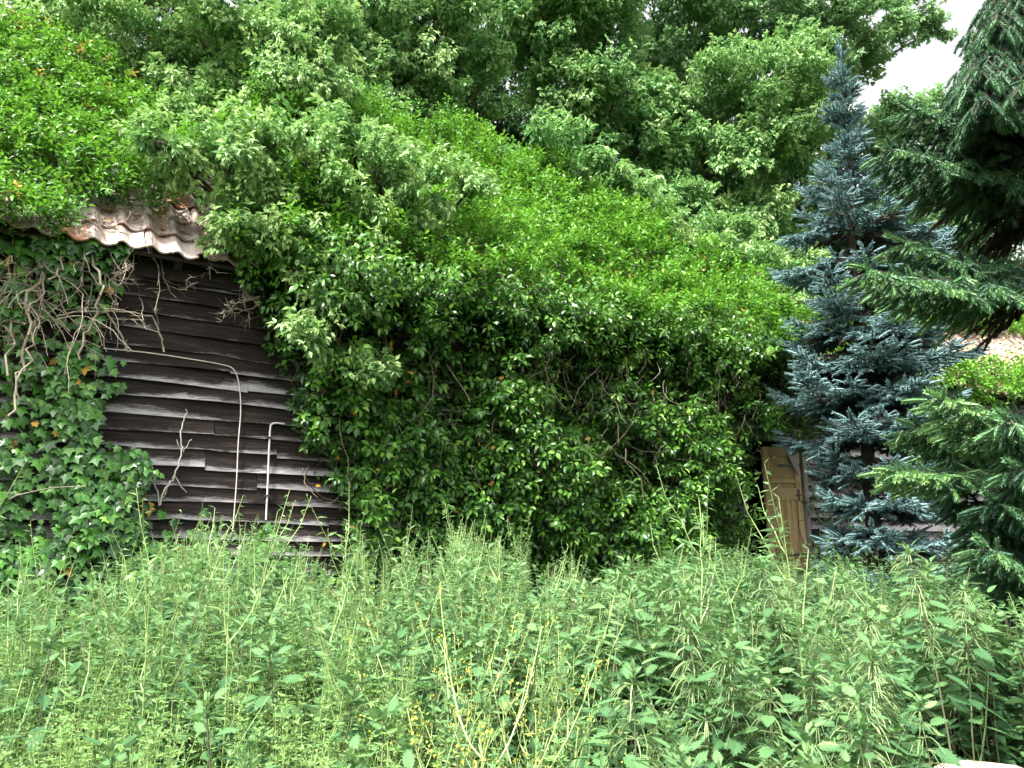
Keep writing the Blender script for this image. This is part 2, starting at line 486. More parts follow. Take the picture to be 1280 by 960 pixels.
def boards(mb, x0, x1, zz, row, tone, y_of=lambda x: 0.0):
    n = max(2, int((x1 - x0) / .16)); x = np.linspace(x0, x1, n)
    r = np.random.default_rng(int(row * 100 + x0 * 17 + 5000))
    ph = r.uniform(0, 9, 3); warp = .015 * np.sin(x * 1.9 + ph[0]) + .010 * np.sin(x * 4.3 + ph[1])
    zs = zz + sagz(x, zz) + r.uniform(-.008, .008) + .009 * np.sin(x * 2.1 + ph[2]) + (x - x0) * r.uniform(-.004, .004)
    chip = np.where(r.random(n) < .06, r.uniform(0, .02, n), 0)
    ob = .042 + np.clip(warp, -.008, .03) + r.uniform(0, .012)
    V = []; W = []
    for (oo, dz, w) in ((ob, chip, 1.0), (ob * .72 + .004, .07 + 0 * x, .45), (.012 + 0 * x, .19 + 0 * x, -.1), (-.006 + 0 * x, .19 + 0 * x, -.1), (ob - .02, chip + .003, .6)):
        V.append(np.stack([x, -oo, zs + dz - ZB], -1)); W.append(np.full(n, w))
    V = np.stack(V, 1); k = 5; T = []
    for i in range(n - 1):
        for j in range(k):
            q = (j + 1) % k
            A, B, Cc, Dd = i * k + j, i * k + q, (i + 1) * k + q, (i + 1) * k + j
            T += [(A, Cc, B), (A, Dd, Cc)]
    for e, s in ((0, 1), ((n - 1) * k, -1)):
        for j in range(1, k - 1): T.append((e, e + j, e + j + 1) if s > 0 else (e, e + j + 1, e + j))
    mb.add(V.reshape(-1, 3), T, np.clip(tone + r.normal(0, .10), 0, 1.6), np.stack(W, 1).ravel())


mb = MB()
row = 0; z = .55
while z < 4.22:
    x = U0
    while x < U1:
        ln = rng.uniform(3.6, 6.5); xe = min(U1, x + ln)
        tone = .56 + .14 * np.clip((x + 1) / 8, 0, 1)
        if z > 3.15: tone -= .52  # light put into the tone: boards below stay paler, those under the eave darken
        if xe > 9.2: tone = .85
        segs = [(x, xe)]
        if z < DTOP - .06:
            segs = []
            for a, b in ((x, min(xe, DU0 - .06)), (max(x, DU1 + .06), xe)):
                if b - a > .1: segs.append((a, b))
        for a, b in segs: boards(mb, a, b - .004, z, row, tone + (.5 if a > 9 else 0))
        x = xe
    row += 1; z += .165
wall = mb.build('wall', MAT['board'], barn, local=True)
# closed shell behind the boards
mb = MB()
for a, b, z0, z1 in ((U0, DU0 - .01, .3, 4.3), (DU1 + .01, U1, .3, 4.3), (DU0 - .01, DU1 + .01, DTOP, 4.3)):
    v, t = box(a, b, .012, .09, z0 - ZB, z1 - ZB); mb.add(v, t, .2)
W_IN = 2 * (RUN - EAVE_OFF)
v, t = box(U0, U1, W_IN, W_IN + .1, .3 - ZB, 4.3 - ZB); mb.add(v, t, .2)
for ux in (U0, U1 - .1):
    v, t = box(ux, ux + .1, .1, W_IN - .002, .3 - ZB, 4.3 - ZB); mb.add(v, t, .3)
    zr = EAVE_Z + RISE - .12 - ZB; mid = W_IN / 2
    g = np.array([(ux, .05, 4.3 - ZB), (ux, W_IN, 4.3 - ZB), (ux, mid, zr), (ux + .1, .05, 4.3 - ZB), (ux + .1, W_IN, 4.3 - ZB), (ux + .1, mid, zr)])
    mb.add(g, [(0, 2, 1), (3, 4, 5), (0, 1, 4), (0, 4, 3), (1, 2, 5), (1, 5, 4), (2, 0, 3), (2, 3, 5)], .3)
mb.build('inner_wall', MAT['darkwood'], barn, local=True)


# pantiles: S-section tiles, rows overlapping
def tile_pt(u, s, o):   # local coordinates of a roof point
    dy = -(EAVE_OFF) + s * cos(RPITCH) - o * sin(RPITCH)
    dz = EAVE_Z - ZB + s * sin(RPITCH) + o * cos(RPITCH)
    return np.stack([u, dy, dz], -1)


mb = MB()
TW, TL = .235, .33
prof = np.array([(0, .030), (.10, .052), (.22, .058), (.34, .040), (.48, .012), (.62, 0), (.78, .004), (.92, .020), (1.04, .034)])
nrow = int((SLOPE_LEN + .1) / TL)
ncol = int((U1 - U0 + .3) / TW)
for r_ in range(nrow + 1):
    for c in range(ncol):
        u = U0 - .15 + c * TW + rng.normal(0, .006); s = -.04 + r_ * TL + rng.normal(0, .008)
        if s > SLOPE_LEN - .1: continue
        rot = rng.normal(0, .018); lift = abs(rng.normal(0, .010))
        tone = rng.uniform(0, .85)
        if rng.random() < .045: tone = 1.0
        V = []
        for (ss, oo) in ((0, .030), (0, .048), (.18, .034), (.40, .016)):
            uu = prof[:, 0] * TW
            V.append(tile_pt(u + uu - rot * ss, s + ss + rot * uu, prof[:, 1] + oo + lift))
        V = np.stack(V, 0); k = len(prof); T = []
        for i in range(3):
            for j in range(k - 1):
                a = i * k + j; T += [(a, a + 1, a + k + 1), (a, a + k + 1, a + k)]
        mb.add(V.reshape(-1, 3), T, tone, float(np.clip((u - 8.5) / 1.5, 0, 1)) * rng.uniform(.5, 1))
roof = mb.build('roof', MAT['tile'], barn, local=True, smooth=False)
mb = MB()
v, t = box(U0 - .1, U1 + .1, 0, 1, 0, 1)
for side in (0, 1):
    q = []
    for uu in (U0 - .1, U1 + .1):
        for s, o in ((-.03, -.02), (SLOPE_LEN, -.02), (SLOPE_LEN, .012), (-.03, .012)):
            p = tile_pt(np.array(uu), np.array(s), np.array(o))
            if side: p = p.copy(); p[1] = W_IN - p[1]
            q.append(p)
    T = []
    for a in range(4):
        b = (a + 1) % 4; T += [(a, b, 4 + b), (a, 4 + b, 4 + a)]
    T += [(0, 2, 1), (0, 3, 2), (4, 5, 6), (4, 6, 7)]
    if side:   # the unseen rear slope is one plain sheet under its own tiles
        mb.add(np.array(q) + np.array([0, 0, .001]), T, .5)
    else: mb.add(np.array(q), T, .5)
mb.build('roof_deck', MAT['darkwood'], barn, local=True)
mb = MB()
n = int((U1 - U0) / .35)
for i in range(n):       # ridge tiles
    u = U0 + i * .35; th = np.linspace(-1.2, 1.2, 8)
    zc = EAVE_Z + RISE - ZB - .02
    V = []
    for uu, rr in ((u, .13), (u + .37, .115)):
        V.append(np.stack([np.full(8, uu), W_IN / 2 + rr * np.sin(th), zc + rr * np.cos(th)], -1))
    V = np.concatenate(V); T = []
    for j in range(7): T += [(j, j + 1, j + 9), (j, j + 9, j + 8)]
    mb.add(V, T, rng.uniform(0, .9))
mb.build('ridge', MAT['tile'], barn, local=True)
mb = MB()
v, t = box(U0, U1, -.085, -.012, 4.22 - ZB - .17, 4.22 - ZB - .03); mb.add(v, t, .3)
mb.build('eaves_board', MAT['darkwood'], barn, local=True)
# rafter feet under the eave
for i in range(int((U1 - U0) / .6)):
    u = U0 + .2 + i * .6; mb = MB()
    q = [tile_pt(np.array(uu), np.array(s), np.array(o)) for uu in (u, u + .07) for s, o in ((-.0, -.13), (.45, -.13), (.45, -.023), (0., -.023))]
    mb.add(np.array(q), [(0, 1, 5), (0, 5, 4), (1, 2, 6), (1, 6, 5), (2, 3, 7), (2, 7, 6), (3, 0, 4), (3, 4, 7), (0, 2, 1), (0, 3, 2), (4, 5, 6), (4, 6, 7)], .3)
    mb.build('rafter', MAT['darkwood'], barn, local=True)
# door frame, door
mb = MB()
for a, b in ((DU0 - .07, DU0), (DU1, DU1 + .085)):
    v, t = box(a, b, -.07, .10, .7 - ZB, DTOP - ZB - .002); mb.add(v, t, .6)
v, t = box(DU0 - .09, DU1 + .105, -.075, .10, DTOP - ZB, DTOP + .10 - ZB); mb.add(v, t, .3)
mb.build('door_frame', MAT['greywood'], barn, local=True)
DW, DH, DZ = .71, 1.92, 1.0
door = bpy.data.objects.new('door', None)
mb = MB()
th_ = .045


def dbox(x0, x1, z0, z1, f, bk, tint=.5):
    v, t = box(x0, x1, f, bk, z0, z1); mb.add(v, t, tint)


# stiles and rails, local x from the hinge leftwards is negative
dbox(-DW, -DW + .10, 0, DH, 0, th_, .4); dbox(-.10, 0, 0, DH, 0, th_, .55)
for z0, z1, ti in ((0, .18, .5), (.21, .32, .25), (1.10, 1.28, .45), (1.36, 1.42, .4), (1.78, DH, .15)):
    dbox(-DW + .102, -.102, z0, z1, .001, th_ - .001, ti)
dbox(-DW + .102, -.102, .182, .208, .012, th_ - .012, .3)
nb = 5; bw = (DW - .204) / nb
for i in range(nb):
    dbox(-DW + .102 + i * bw + .009, -DW + .102 + (i + 1) * bw - .009, .322, 1.098, .024, th_ - .008, (.30, .55, .22, .48, .38)[i])
    if i: dbox(-DW + .102 + i * bw - .006, -DW + .102 + i * bw + .006, .322, 1.098, .010, .0235, .9)
dbox(-DW + .102, -.102, 1.282, 1.358, .024, th_ - .008, .25); dbox(-DW + .102, -.102, 1.422, 1.778, .024, th_ - .008, .08)  # top panel and rail darkened: shade at the door head put into the tint
door = mb.build('door', MAT['doorwood'], barn, local=True)
door.location = (DU1 - .004, -.052, DZ - ZB); door.rotation_euler = (0, radians(-1.8), radians(-9))
mb = MB()
v, t = tube([(-.07, -.05, 1.17), (-.16, -.05, 1.17)], .011, 8, True); mb.add(v, t)
v, t = tube([(-.07, 0, 1.17), (-.07, -.055, 1.17)], .009, 8, True); mb.add(v, t)
v, t = box(-.09, -.05, -.004, .0, 1.08, 1.26); mb.add(v, t)
h = mb.build('handle', MAT['iron'], door, local=True)
mb = MB()   # torn pale scrap of board across the door head
sc = np.array([(-.30, -.012, 1.95), (-.02, -.012, 1.95), (-.03, -.012, 1.46), (-.08, -.012, 1.50)])
mb.add(np.concatenate([sc, sc + np.array([0, .009, 0])]), [(0, 2, 1), (0, 3, 2), (4, 5, 6), (4, 6, 7), (0, 1, 5), (0, 5, 4), (1, 2, 6), (1, 6, 5), (2, 3, 7), (2, 7, 6), (3, 0, 4), (3, 4, 7)], .95)
for z0 in (.25, 1.62):
    hb = MB(); v, t = box(-.42, .01, -.006, -.0005, z0, z0 + .035); hb.add(v, t, .5); v, t = tube([(.006, -.006, z0 - .02), (.006, -.006, z0 + .055)], .009, 8, True); hb.add(v, t, .4)
    hb.build('hinge', MAT['iron'], door, local=True)
s_ = mb.build('broken_panel', MAT['greywood'], door, local=True)


def on_wall(px, py, off=.06):
    P = at(px, py, wall_D(px, py)); d = P - ORG
    return np.array([d @ UD, -off, P[2] - ZB])


# slack cable and bent pipe on the boards
def pxcurve(pts, off=.06, sub=6):
    Q = np.array([on_wall(*p, off) for p in pts]); t = np.linspace(0, len(Q) - 1, (len(Q) - 1) * sub + 1)
    i = np.clip(t.astype(int), 0, len(Q) - 2); f = (t - i)[:, None]
    q0 = Q[np.clip(i - 1, 0, None)]; q1 = Q[i]; q2 = Q[i + 1]; q3 = Q[np.clip(i + 2, None, len(Q) - 1)]
    return .5 * ((2 * q1) + (-q0 + q2) * f + (2 * q0 - 5 * q1 + 4 * q2 - q3) * f ** 2 + (-q0 + 3 * q1 - 3 * q2 + q3) * f ** 3)


mb = MB(); v, t = tube(pxcurve([(128, 437), (180, 442), (235, 450), (275, 457), (290, 463), (297, 482), (299, 515), (296, 555), (294, 600), (291, 640), (289, 665)], .062), .0058, 6); mb.add(v, t, .75)
mb.build('cable', MAT['vine_w'], barn, local=True, smooth=True)
mb = MB(); v, t = tube(pxcurve([(353, 531), (344, 530), (338, 531), (335.5, 536), (334, 560), (332, 610), (330, 650)], .075), .0098, 8); mb.add(v, t, .8)
pipe = mb.build('pipe', MAT['zinc'], barn, local=True, smooth=True)
for px, py in ((334.4, 548), (331.6, 620)):
    c = on_wall(px, py, .075); mb = MB(); v, t = box(c[0] - .022, c[0] + .022, c[1] - .013, c[1] + .05, c[2] - .010, c[2] + .010); mb.add(v, t, .3); mb.build('clip', MAT['iron'], pipe, local=True)

# dead leaves and twigs lying in the tile channels
mb = MB()
dpx = [(145, 268), (185, 272), (150, 290), (210, 290), (240, 300), (120, 285), (255, 285), (215, 272)]
P = []
for px, py in dpx:
    for k in range(26):
        x, y = px + rng.normal(0, 9), py + rng.normal(0, 6); P.append(at(x, y, roof_D(x, y)) + RN * rng.uniform(.05, .10))
P = np.array(P)
add_leaves(mb, L4V, L4T, P[::2], randu(len(P[::2])) * np.array([1, 1, .3]), RN + .4 * randu(len(P[::2])), rng.uniform(.04, .075, len(P[::2])), rng.uniform(0, .6, len(P[::2])))
o = mb.build('dead_leaves', MAT['yellow_leaf']); o['kind'] = 'stuff'
mb = MB()
for p in P[1::3]:
    d = randu(1)[0]; d = d - (d @ RN) * RN; d /= np.linalg.norm(d)
    v, t = tube(curve(p, p + d * rng.uniform(.08, .28), .02, 4, .01), .005, 4); mb.add(v, t, .4)
o = mb.build('twig_litter', MAT['vine']); o['kind'] = 'stuff'


# ------------------------------------------------------------------ ivy
def surf_samples(kind, u0, u1, a0, a1, dens):
    n = int((u1 - u0) * (a1 - a0) * dens); u = rng.uniform(u0, u1, n); a = rng.uniform(a0, a1, n)
    P = wallpt(u, 0.0, a) if kind == 'wall' else roofpt(u, a, .06)
    return u, a, P


def wob(px, py, amp=14):
    """ragged edge: shift the projected test position by smooth noise so outlines of the growth are uneven"""
    q = np.stack([px * .02, py * .02, 0 * px], -1)
    return px + amp * 2 * (vnoise(q, 1) - .5) + rng.normal(0, 5, px.shape), py + amp * 2 * (vnoise(q + 37, 1) - .5) + rng.normal(0, 5, px.shape)


def stems(mb, n, P0f, length, rad, sidev, tint=.4, down=True):
    for k in range(n):
        p = P0f(); L = length * rng.uniform(.5, 1.3); m = 8
        d = np.array([0, 0, -1.0 if down else 1.0]) + sidev * rng.normal(0, .5) + ND * rng.normal(0, .12)
        pts = [p]
        for i in range(m):
            d = norm(d + .35 * (UD * rng.normal() + ND * rng.normal() * .5 + UPV * rng.normal() * .5)); pts.append(pts[-1] + d * L / m)
        v, t = tube(pts, np.linspace(rad, rad * .45, m + 1), 4); mb.add(v, t, tint + rng.normal(0, .1))


# main ivy over the middle of the barn: wall growth, overhanging eave bulge and roof
WPOLY = [(292, 335), (330, 400), (352, 470), (372, 540), (392, 590), (425, 640), (428, 668), (412, 730), (420, 800), (918, 800), (926, 700), (918, 620), (940, 552), (1002, 540), (1012, 500), (1006, 440), (860, 400), (600, 360)]
ivy = thing('ivy', 'huge bright green ivy mass covering the middle of the barn wall and its roof', 'ivy', tuple(wallpt(4.0, .4, .85)))
leaf = MB(); wood = MB()
for layer in range(3):
    u, z, P = surf_samples('wall', -.2, 9.4, .7, 4.35, (62, 52, 46)[layer])
    px, py, D = proj(P); px, py = wob(px, py)
    k = inpoly(px, py, WPOLY); u, z, P = u[k], z[k], P[k]
    q = P.copy(); lump = vnoise(q, 1.5); lump2 = vnoise(q + 9, 3.6)
    bul = np.exp(-((z - 4.15) / .45) ** 2)
    low = np.clip((z - .6) / .5, 0, 1)
    edge = np.clip((u - .15 - np.clip(3.5 - z, 0, 3) * .42) / .5, .25, 1)
    thick = (.10 + .66 * np.clip(lump * 1.9 - .5, 0, 1) + .22 * lump2 + .42 * bul) * edge
    dip = .12 * np.exp(-((z - 3.55) / .28) ** 2) * edge                # bare hollow under the eave
    thick = np.clip(thick - dip, .08, 2)
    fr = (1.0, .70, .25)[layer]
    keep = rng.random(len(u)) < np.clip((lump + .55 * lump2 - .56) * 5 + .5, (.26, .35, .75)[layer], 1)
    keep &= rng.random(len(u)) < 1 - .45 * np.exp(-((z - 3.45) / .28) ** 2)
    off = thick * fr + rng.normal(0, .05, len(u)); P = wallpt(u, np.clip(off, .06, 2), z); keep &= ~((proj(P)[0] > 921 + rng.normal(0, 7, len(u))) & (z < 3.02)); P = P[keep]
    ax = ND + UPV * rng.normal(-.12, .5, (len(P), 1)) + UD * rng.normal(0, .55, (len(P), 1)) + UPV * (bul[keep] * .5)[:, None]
    sprays(leaf, IS, P, ax, rng.uniform(.75, 1.35, len(P)), LEV, LET, .078, .45, .8, .75, (.42, .30, .18)[layer], .16, .30)  # deeper layers take darker tints, painting the shade of the gaps
# roof part
RPOLY = [(520, 190), (600, 205), (700, 250), (780, 292), (850, 330), (930, 368), (985, 396), (1008, 420), (1008, 430), (1000, 452), (940, 446), (860, 432), (600, 396), (290, 348), (262, 300), (240, 262), (262, 190), (400, 160), (470, 175)]
for layer in range(3):
    u, s, P = surf_samples('roof', .1, 9.6, -.3, SLOPE_LEN + .25, (84, 64, 34)[layer])
    px, py, D = proj(P); px, py = wob(px, py, 10)
    k = inpoly(px, py, RPOLY); u, s, P = u[k], s[k], P[k]
    lump = vnoise(P, 1.7); lump2 = vnoise(P + 5, 4.2)
    step = (s * 1.9 + 1.6 * vnoise(P, .9) + u * .25) % 1.0                  # shelving waves of growth down the slope
    thick = .08 + .50 * np.clip(1.5 * vnoise(P, 1.05) - .3, 0, 1) * np.clip(1.1 - (u - 3) * .1, .5, 1) + .20 * lump + .20 * lump2 + .22 * (1 - step) ** 1.5
    thick *= np.where(px[k] > 960, .6, 1)
    fr = (1.0, .65, .25)[layer]
    kk = rng.random(len(u)) < np.clip(1.3 - .75 * step + .9 * (lump2 - .5), .4, 1); u, s, thick = u[kk], s[kk], thick[kk]
    P = roofpt(u, s, thick * fr + rng.normal(0, .03, len(u)))
    ax = RN * .6 + UPV * .45 + .5 * rng.normal(size=P.shape)
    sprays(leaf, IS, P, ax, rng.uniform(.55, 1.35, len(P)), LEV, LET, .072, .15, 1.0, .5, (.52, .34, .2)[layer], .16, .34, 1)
for kind, rg, poly, dn, o0, o1 in (('wall', (-.2, 9.4, .7, 4.3), WPOLY, 330, .05, .14), ('roof', (.1, 9.6, -.25, SLOPE_LEN), RPOLY[:1] + [(600, 175), (1000, 290), (1040, 330), (1006, 420)] + RPOLY[8:], 420, .04, .20), ('roof', (.4, 9.4, -.32, .5), None, 520, .05, .42)):
    u, s, P = surf_samples(kind, *rg, dn); px, py, D = proj(P); px, py = wob(px, py)
    k = inpoly(px, py, WPOLY) | inpoly(px, py, RPOLY) if poly is None else inpoly(px, py, poly)
    k &= ~((px > 925) & (py > 545)); k &= vnoise(P, 2.4) > (.22 if kind == 'wall' else .0)
    u, s = u[k], s[k]; n = len(u); nn = ND if kind == 'wall' else RN
    P = wallpt(u, rng.uniform(o0, o1, n), s) if kind == 'wall' else roofpt(u, s, rng.uniform(o0, o1, n))
    add_leaves(leaf, LEV, LET, P, -RU * .5 - UPV * .3 + .8 * randu(n), nn + UPV * .5 + .5 * randu(n), rng.uniform(.05, .105, n), rng.normal(.26 if kind == 'wall' else .38, .16, n), 0 if kind == 'wall' else 1)
u, s, P = surf_samples('roof', .3, 9.3, -.2, 4.2, 9); px, py, D = proj(P); k = inpoly(px, py, RPOLY); n = int(k.sum())
add_leaves(leaf, LEV, LET, P[k] + RN * rng.uniform(.3, .55, (n, 1)), randu(n), RN + .5 * randu(n), rng.uniform(.05, .09, n), rng.random(n), 2)
u, z, P = surf_samples('wall', .8, 8, .9, 4, 7); n = len(u)
add_leaves(leaf, LEV, LET, P + ND * rng.uniform(.3, .6, (n, 1)), randu(n) - UPV * .5, ND + UPV * .5 + .4 * randu(n), rng.uniform(.05, .09, n), rng.random(n) * .7, 2)
leaf.build('foliage', [MAT['ivy'], MAT['ivy_roof'], MAT['yellow_leaf']], ivy)
stems(wood, 90, lambda: wallpt(rng.uniform(.9, 8.2), rng.uniform(.15, .62), rng.uniform(2.2, 4.2)), .8, .007, UD, .15)
stems(wood, 60, lambda: wallpt(rng.uniform(3.5, 7.5), rng.uniform(.5, .85), rng.uniform(2.6, 3.9)), .6, .006, UD, .25)
wood.build('stem', MAT['vine'], ivy, smooth=True)

# shaded ivy hiding the boards right of the door
ivy2 = thing('ivy', 'narrow dark ivy strip climbing the pale boards just right of the old door', 'ivy', tuple(wallpt(9.5, .1, 1.05)))
leaf = MB()
P2 = [(1000, 470), (1022, 500), (1024, 560), (1030, 640), (1080, 620), (1090, 700), (1000, 720), (1001, 560)]
u, z, P = surf_samples('wall', 8.9, 11.6, .9, 4.2, 130)
px, py, D = proj(P); px, py = wob(px, py, 6); k = inpoly(px, py, P2) & (rng.random(len(px)) < .75)
P = P[k] + ND * rng.uniform(.06, .2, (k.sum(), 1))
add_leaves(leaf, LIV, LIT, P, -UPV + .5 * randu(len(P)) + ND * .2, ND + UPV * .4 + .4 * randu(len(P)), rng.uniform(.06, .10, len(P)), rng.normal(.28, .15, len(P)))
leaf.build('foliage', MAT['ivy_lobed'], ivy2)
wood = MB(); stems(wood, 14, lambda: wallpt(rng.uniform(9.1, 10.2), .08, .95), 1.9, .010, UD, .4, False); wood.build('stem', MAT['vine'], ivy2, smooth=True)

# ivy with lobed leaves on the left of the front
ivy3 = thing('ivy', 'glossy lobed ivy with a few orange leaves climbing the dark boards beside the bare vines', 'ivy', tuple(wallpt(-2.2, .2, .62)))
leaf = MB()
P3 = [(-120, 300), (60, 300), (90, 310), (150, 318), (152, 360), (132, 400), (148, 450), (150, 490), (118, 520), (126, 560), (178, 575), (192, 598), (170, 625), (250, 645), (258, 672), (240, 690), (300, 690), (330, 655), (352, 680), (352, 720), (250, 760), (80, 800), (-120, 800)]
for layer in range(2):
    u, z, P = surf_samples('wall', -4.3, 1.8, .6, 4.25, (480, 320)[layer])
    px, py, D = proj(P); px, py = wob(px, py, 9); k = inpoly(px, py, P3)
    u, z = u[k], z[k]; px = px[k]; py = py[k]; lump = vnoise(P[k], 2.2)
    kk = rng.random(len(u)) < np.clip(lump * 2.2 - .45, .12, 1) * np.where((px < 60) & (py > 330) & (py < 560), .5, 1)
    u, z, lump = u[kk], z[kk], lump[kk]
    P = wallpt(u, (.10 + .30 * lump) * (1, .5)[layer] + .03 + np.clip(-u - 2.2, 0, 1) * .15, z)
    d = -UPV * .9 + UD * rng.normal(0, .55, (len(P), 1)) + ND * rng.normal(.35, .25, (len(P), 1))
    up = ND + UPV * rng.normal(.55, .3, (len(P), 1)) + .35 * randu(len(P))
    mt = (rng.random(len(P)) < .012)
    sz = rng.uniform(.05, .13, len(P))
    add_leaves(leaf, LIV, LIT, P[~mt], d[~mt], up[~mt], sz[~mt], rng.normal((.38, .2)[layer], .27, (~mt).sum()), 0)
    add_leaves(leaf, LIV, LIT, P[mt], d[mt], up[mt], sz[mt], rng.uniform(0, .7, mt.sum()), 1)
leaf.build('foliage', [MAT['ivy_lobed'], MAT['yellow_leaf']], ivy3)
wood = MB(); stems(wood, 40, lambda: wallpt(rng.uniform(-3.3, -1.5), rng.uniform(.06, .2), rng.uniform(.7, 2.2)), 1.0, .009, UD * .4, .35, False)
wood.build('stem', MAT['vine'], ivy3, smooth=True)

# ivy on the roof above and left of the bare tiles
ivy4 = thing('ivy', 'roof ivy flecked with yellow leaves above the patch of bare pantiles', 'ivy', tuple(roofpt(-2, .2)))
leaf = MB()
P4 = [(-260, 40), (40, 70), (120, 90), (185, 140), (270, 200), (275, 246), (215, 262), (190, 278), (125, 262), (88, 262), (84, 290), (74, 330), (0, 350), (-260, 350)]
for layer in range(3):
    u, s, P = surf_samples('roof', -3.8, 1.2, -.25, SLOPE_LEN + .2, (120, 90, 50)[layer])
    px, py, D = proj(P); px, py = wob(px, py, 9); k = inpoly(px, py, P4); u, s, P = u[k], s[k], P[k]
    lump = vnoise(P, 2.0); lump2 = vnoise(P + 5, 4.6)
    P = roofpt(u, s, (.10 + .38 * lump + .16 * lump2) * (1, .65, .25)[layer])
    ax = RN * .6 + UPV * .35 + .55 * rng.normal(size=P.shape)
    ye = rng.random(len(P)) < .035 * (vnoise(P, 1.1) > .5)
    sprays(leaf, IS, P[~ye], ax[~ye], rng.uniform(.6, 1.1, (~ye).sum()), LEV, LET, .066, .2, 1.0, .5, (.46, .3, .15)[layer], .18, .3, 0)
    sprays(leaf, IS, P[ye], ax[ye], rng.uniform(.5, .9, ye.sum()), LEV, LET, .062, .2, 1.0, .5, .5, .2, .3, 1)
leaf.build('foliage', [MAT['ivy_roof'], MAT['yellow_leaf']], ivy4)
wood = MB()
for a, b in (((105, 250), (85, 170)), ((88, 205), (95, 245)), ((70, 250), (110, 262)), ((30, 260), (100, 280)), ((110, 230), (150, 180))):
    p = at(*a, roof_D(*a)) + RN * .1; q = at(*b, roof_D(*b)) + RN * .2
    v, t = tube(curve(p, q, .04, 7, .03), np.linspace(.022, .010, 7), 5); wood.add(v, t, .3)
stems(wood, 30, lambda: roofpt(rng.uniform(-3, -.2), rng.uniform(.2, 3), .18), .7, .012, UD, .35)
wood.build('stem', MAT['vine'], ivy4, smooth=True)

# ivy hanging over the eave of the far right roof
ivy5 = thing('ivy', 'bright ivy patches around the bare brown tiles behind the spruces', 'ivy', tuple(roofpt(13.5, .1)))
leaf = MB()
for poly in ([(1020, 360), (1300, 380), (1300, 418), (1200, 424), (1165, 430), (1150, 450), (1165, 468), (1215, 470), (1290, 480), (1290, 540), (1060, 520), (1032, 470), (1034, 420), (1010, 400)],):
    for layer in range(2):
        u, s, P = surf_samples('roof', 8.6, 27, -.4, SLOPE_LEN, (50, 36)[layer])
        px, py, D = proj(P); px, py = wob(px, py, 8); k = inpoly(px, py, poly); u, s, P = u[k], s[k], P[k]
        P = roofpt(u, s, (.1 + .4 * vnoise(P, 1.6)) * (1, .5)[layer]); ax = RN * .6 + UPV * .4 + .5 * rng.normal(size=P.shape)
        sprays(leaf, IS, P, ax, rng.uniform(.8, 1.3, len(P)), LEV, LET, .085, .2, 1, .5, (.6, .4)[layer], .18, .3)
u, z, P = surf_samples('wall', 10.6, 22, 2.6, 4.2, 22)
px, py, D = proj(P); k = (px > 1150) | ((px > 1090) & (py < 520)); P = P[k] + ND * rng.uniform(.1, .4, (k.sum(), 1))
sprays(leaf, IS, P, ND + .5 * rng.normal(size=P.shape), rng.uniform(.8, 1.4, len(P)), LEV, LET, .085, .4, .8, .6, .5, .18, .3)
leaf.build('foliage', MAT['ivy_roof'], ivy5)

# ------------------------------------------------------------------ bare vines
def branchy(mb, p, d, L, r, depth, spread=.7, grav=.15, tint=.5, plane=None, m=6, fork=2):
    pts = [p]
    d = norm(d)
    for i in range(m):
        d = norm(d + spread * .45 * rng.normal(size=3) * (1 if plane is None else plane) + np.array([0, 0, -grav]))
        pts.append(pts[-1] + d * L / m)
    v, t = tube(pts, np.linspace(r, r * .5, m + 1), 5); mb.add(v, t, tint + rng.normal(0, .12))
    if r < .009:
        for k in range(3):
            i = rng.integers(1, m); q = pts[i] + randu(1)[0] * np.array([1, 1, .8]) * rng.uniform(.05, .16); v, t = tube(curve(pts[i], q, .01, 4, .006), [r * .45, r * .4, r * .3, r * .2], 3); mb.add(v, t, tint)
    if depth <= 0: return
    for k in range(fork):
        i = rng.integers(m // 2, m + 1); dd = norm(d + spread * rng.normal(size=3) * (1 if plane is None else plane))
        branchy(mb, pts[i], dd, L * rng.uniform(.5, .85), r * .62, depth - 1, spread, grav, tint, plane, m, fork)


PLN = np.abs(UD) * 1.0 + np.array([0, 0, 1.0]) + .25
bv = thing('bare_vine', 'leafless tangle of pale yellowish vine stems hanging at the left end of the wall', 'vine', tuple(at(30, 330, wall_D(30, 330) - .45)))
mb = MB(); mb2 = MB()
for a, b, r in (((60, 300), (35, 420), .016), ((35, 420), (10, 520), .013), ((20, 330), (10, 470), .012), ((45, 400), (25, 500), .010), ((70, 320), (35, 390), .012), ((-20, 380), (20, 430), .010), ((110, 290), (125, 370), .014), ((125, 370), (100, 450), .011), ((100, 300), (60, 350), .012)):
    Da = wall_D(*a) - (.12 if a[1] < 335 else .40); Db = wall_D(*b) - .46
    v, t = tube(curve(at(*a, Da), at(*b, Db), 0, 9, .025), np.linspace(r, r * .75, 9), 6); mb.add(v, t, .55)
for k in range(17):
    px, py = rng.uniform(-10, 70), rng.uniform(296, 350)
    branchy(mb2 if rng.random() < .55 else mb, at(px, py, wall_D(px, py) - .14), -UPV + ND * .5 + UD * rng.normal(0, .25), rng.uniform(.5, .85), .007, 2, .42, .14, .5, PLN)
for k in range(8):
    px, py = rng.uniform(60, 130), rng.uniform(300, 400)
    branchy(mb, at(px, py, wall_D(px, py) - .15), -UPV * .8 + ND * .5 + UD * rng.normal(0, .6), rng.uniform(.35, .6), .007, 1, .5, .06, .5, PLN)
mb.build('stem', MAT['vine'], bv, smooth=True); mb2.build('yellowed_stem', MAT['vine_y'], bv, smooth=True)

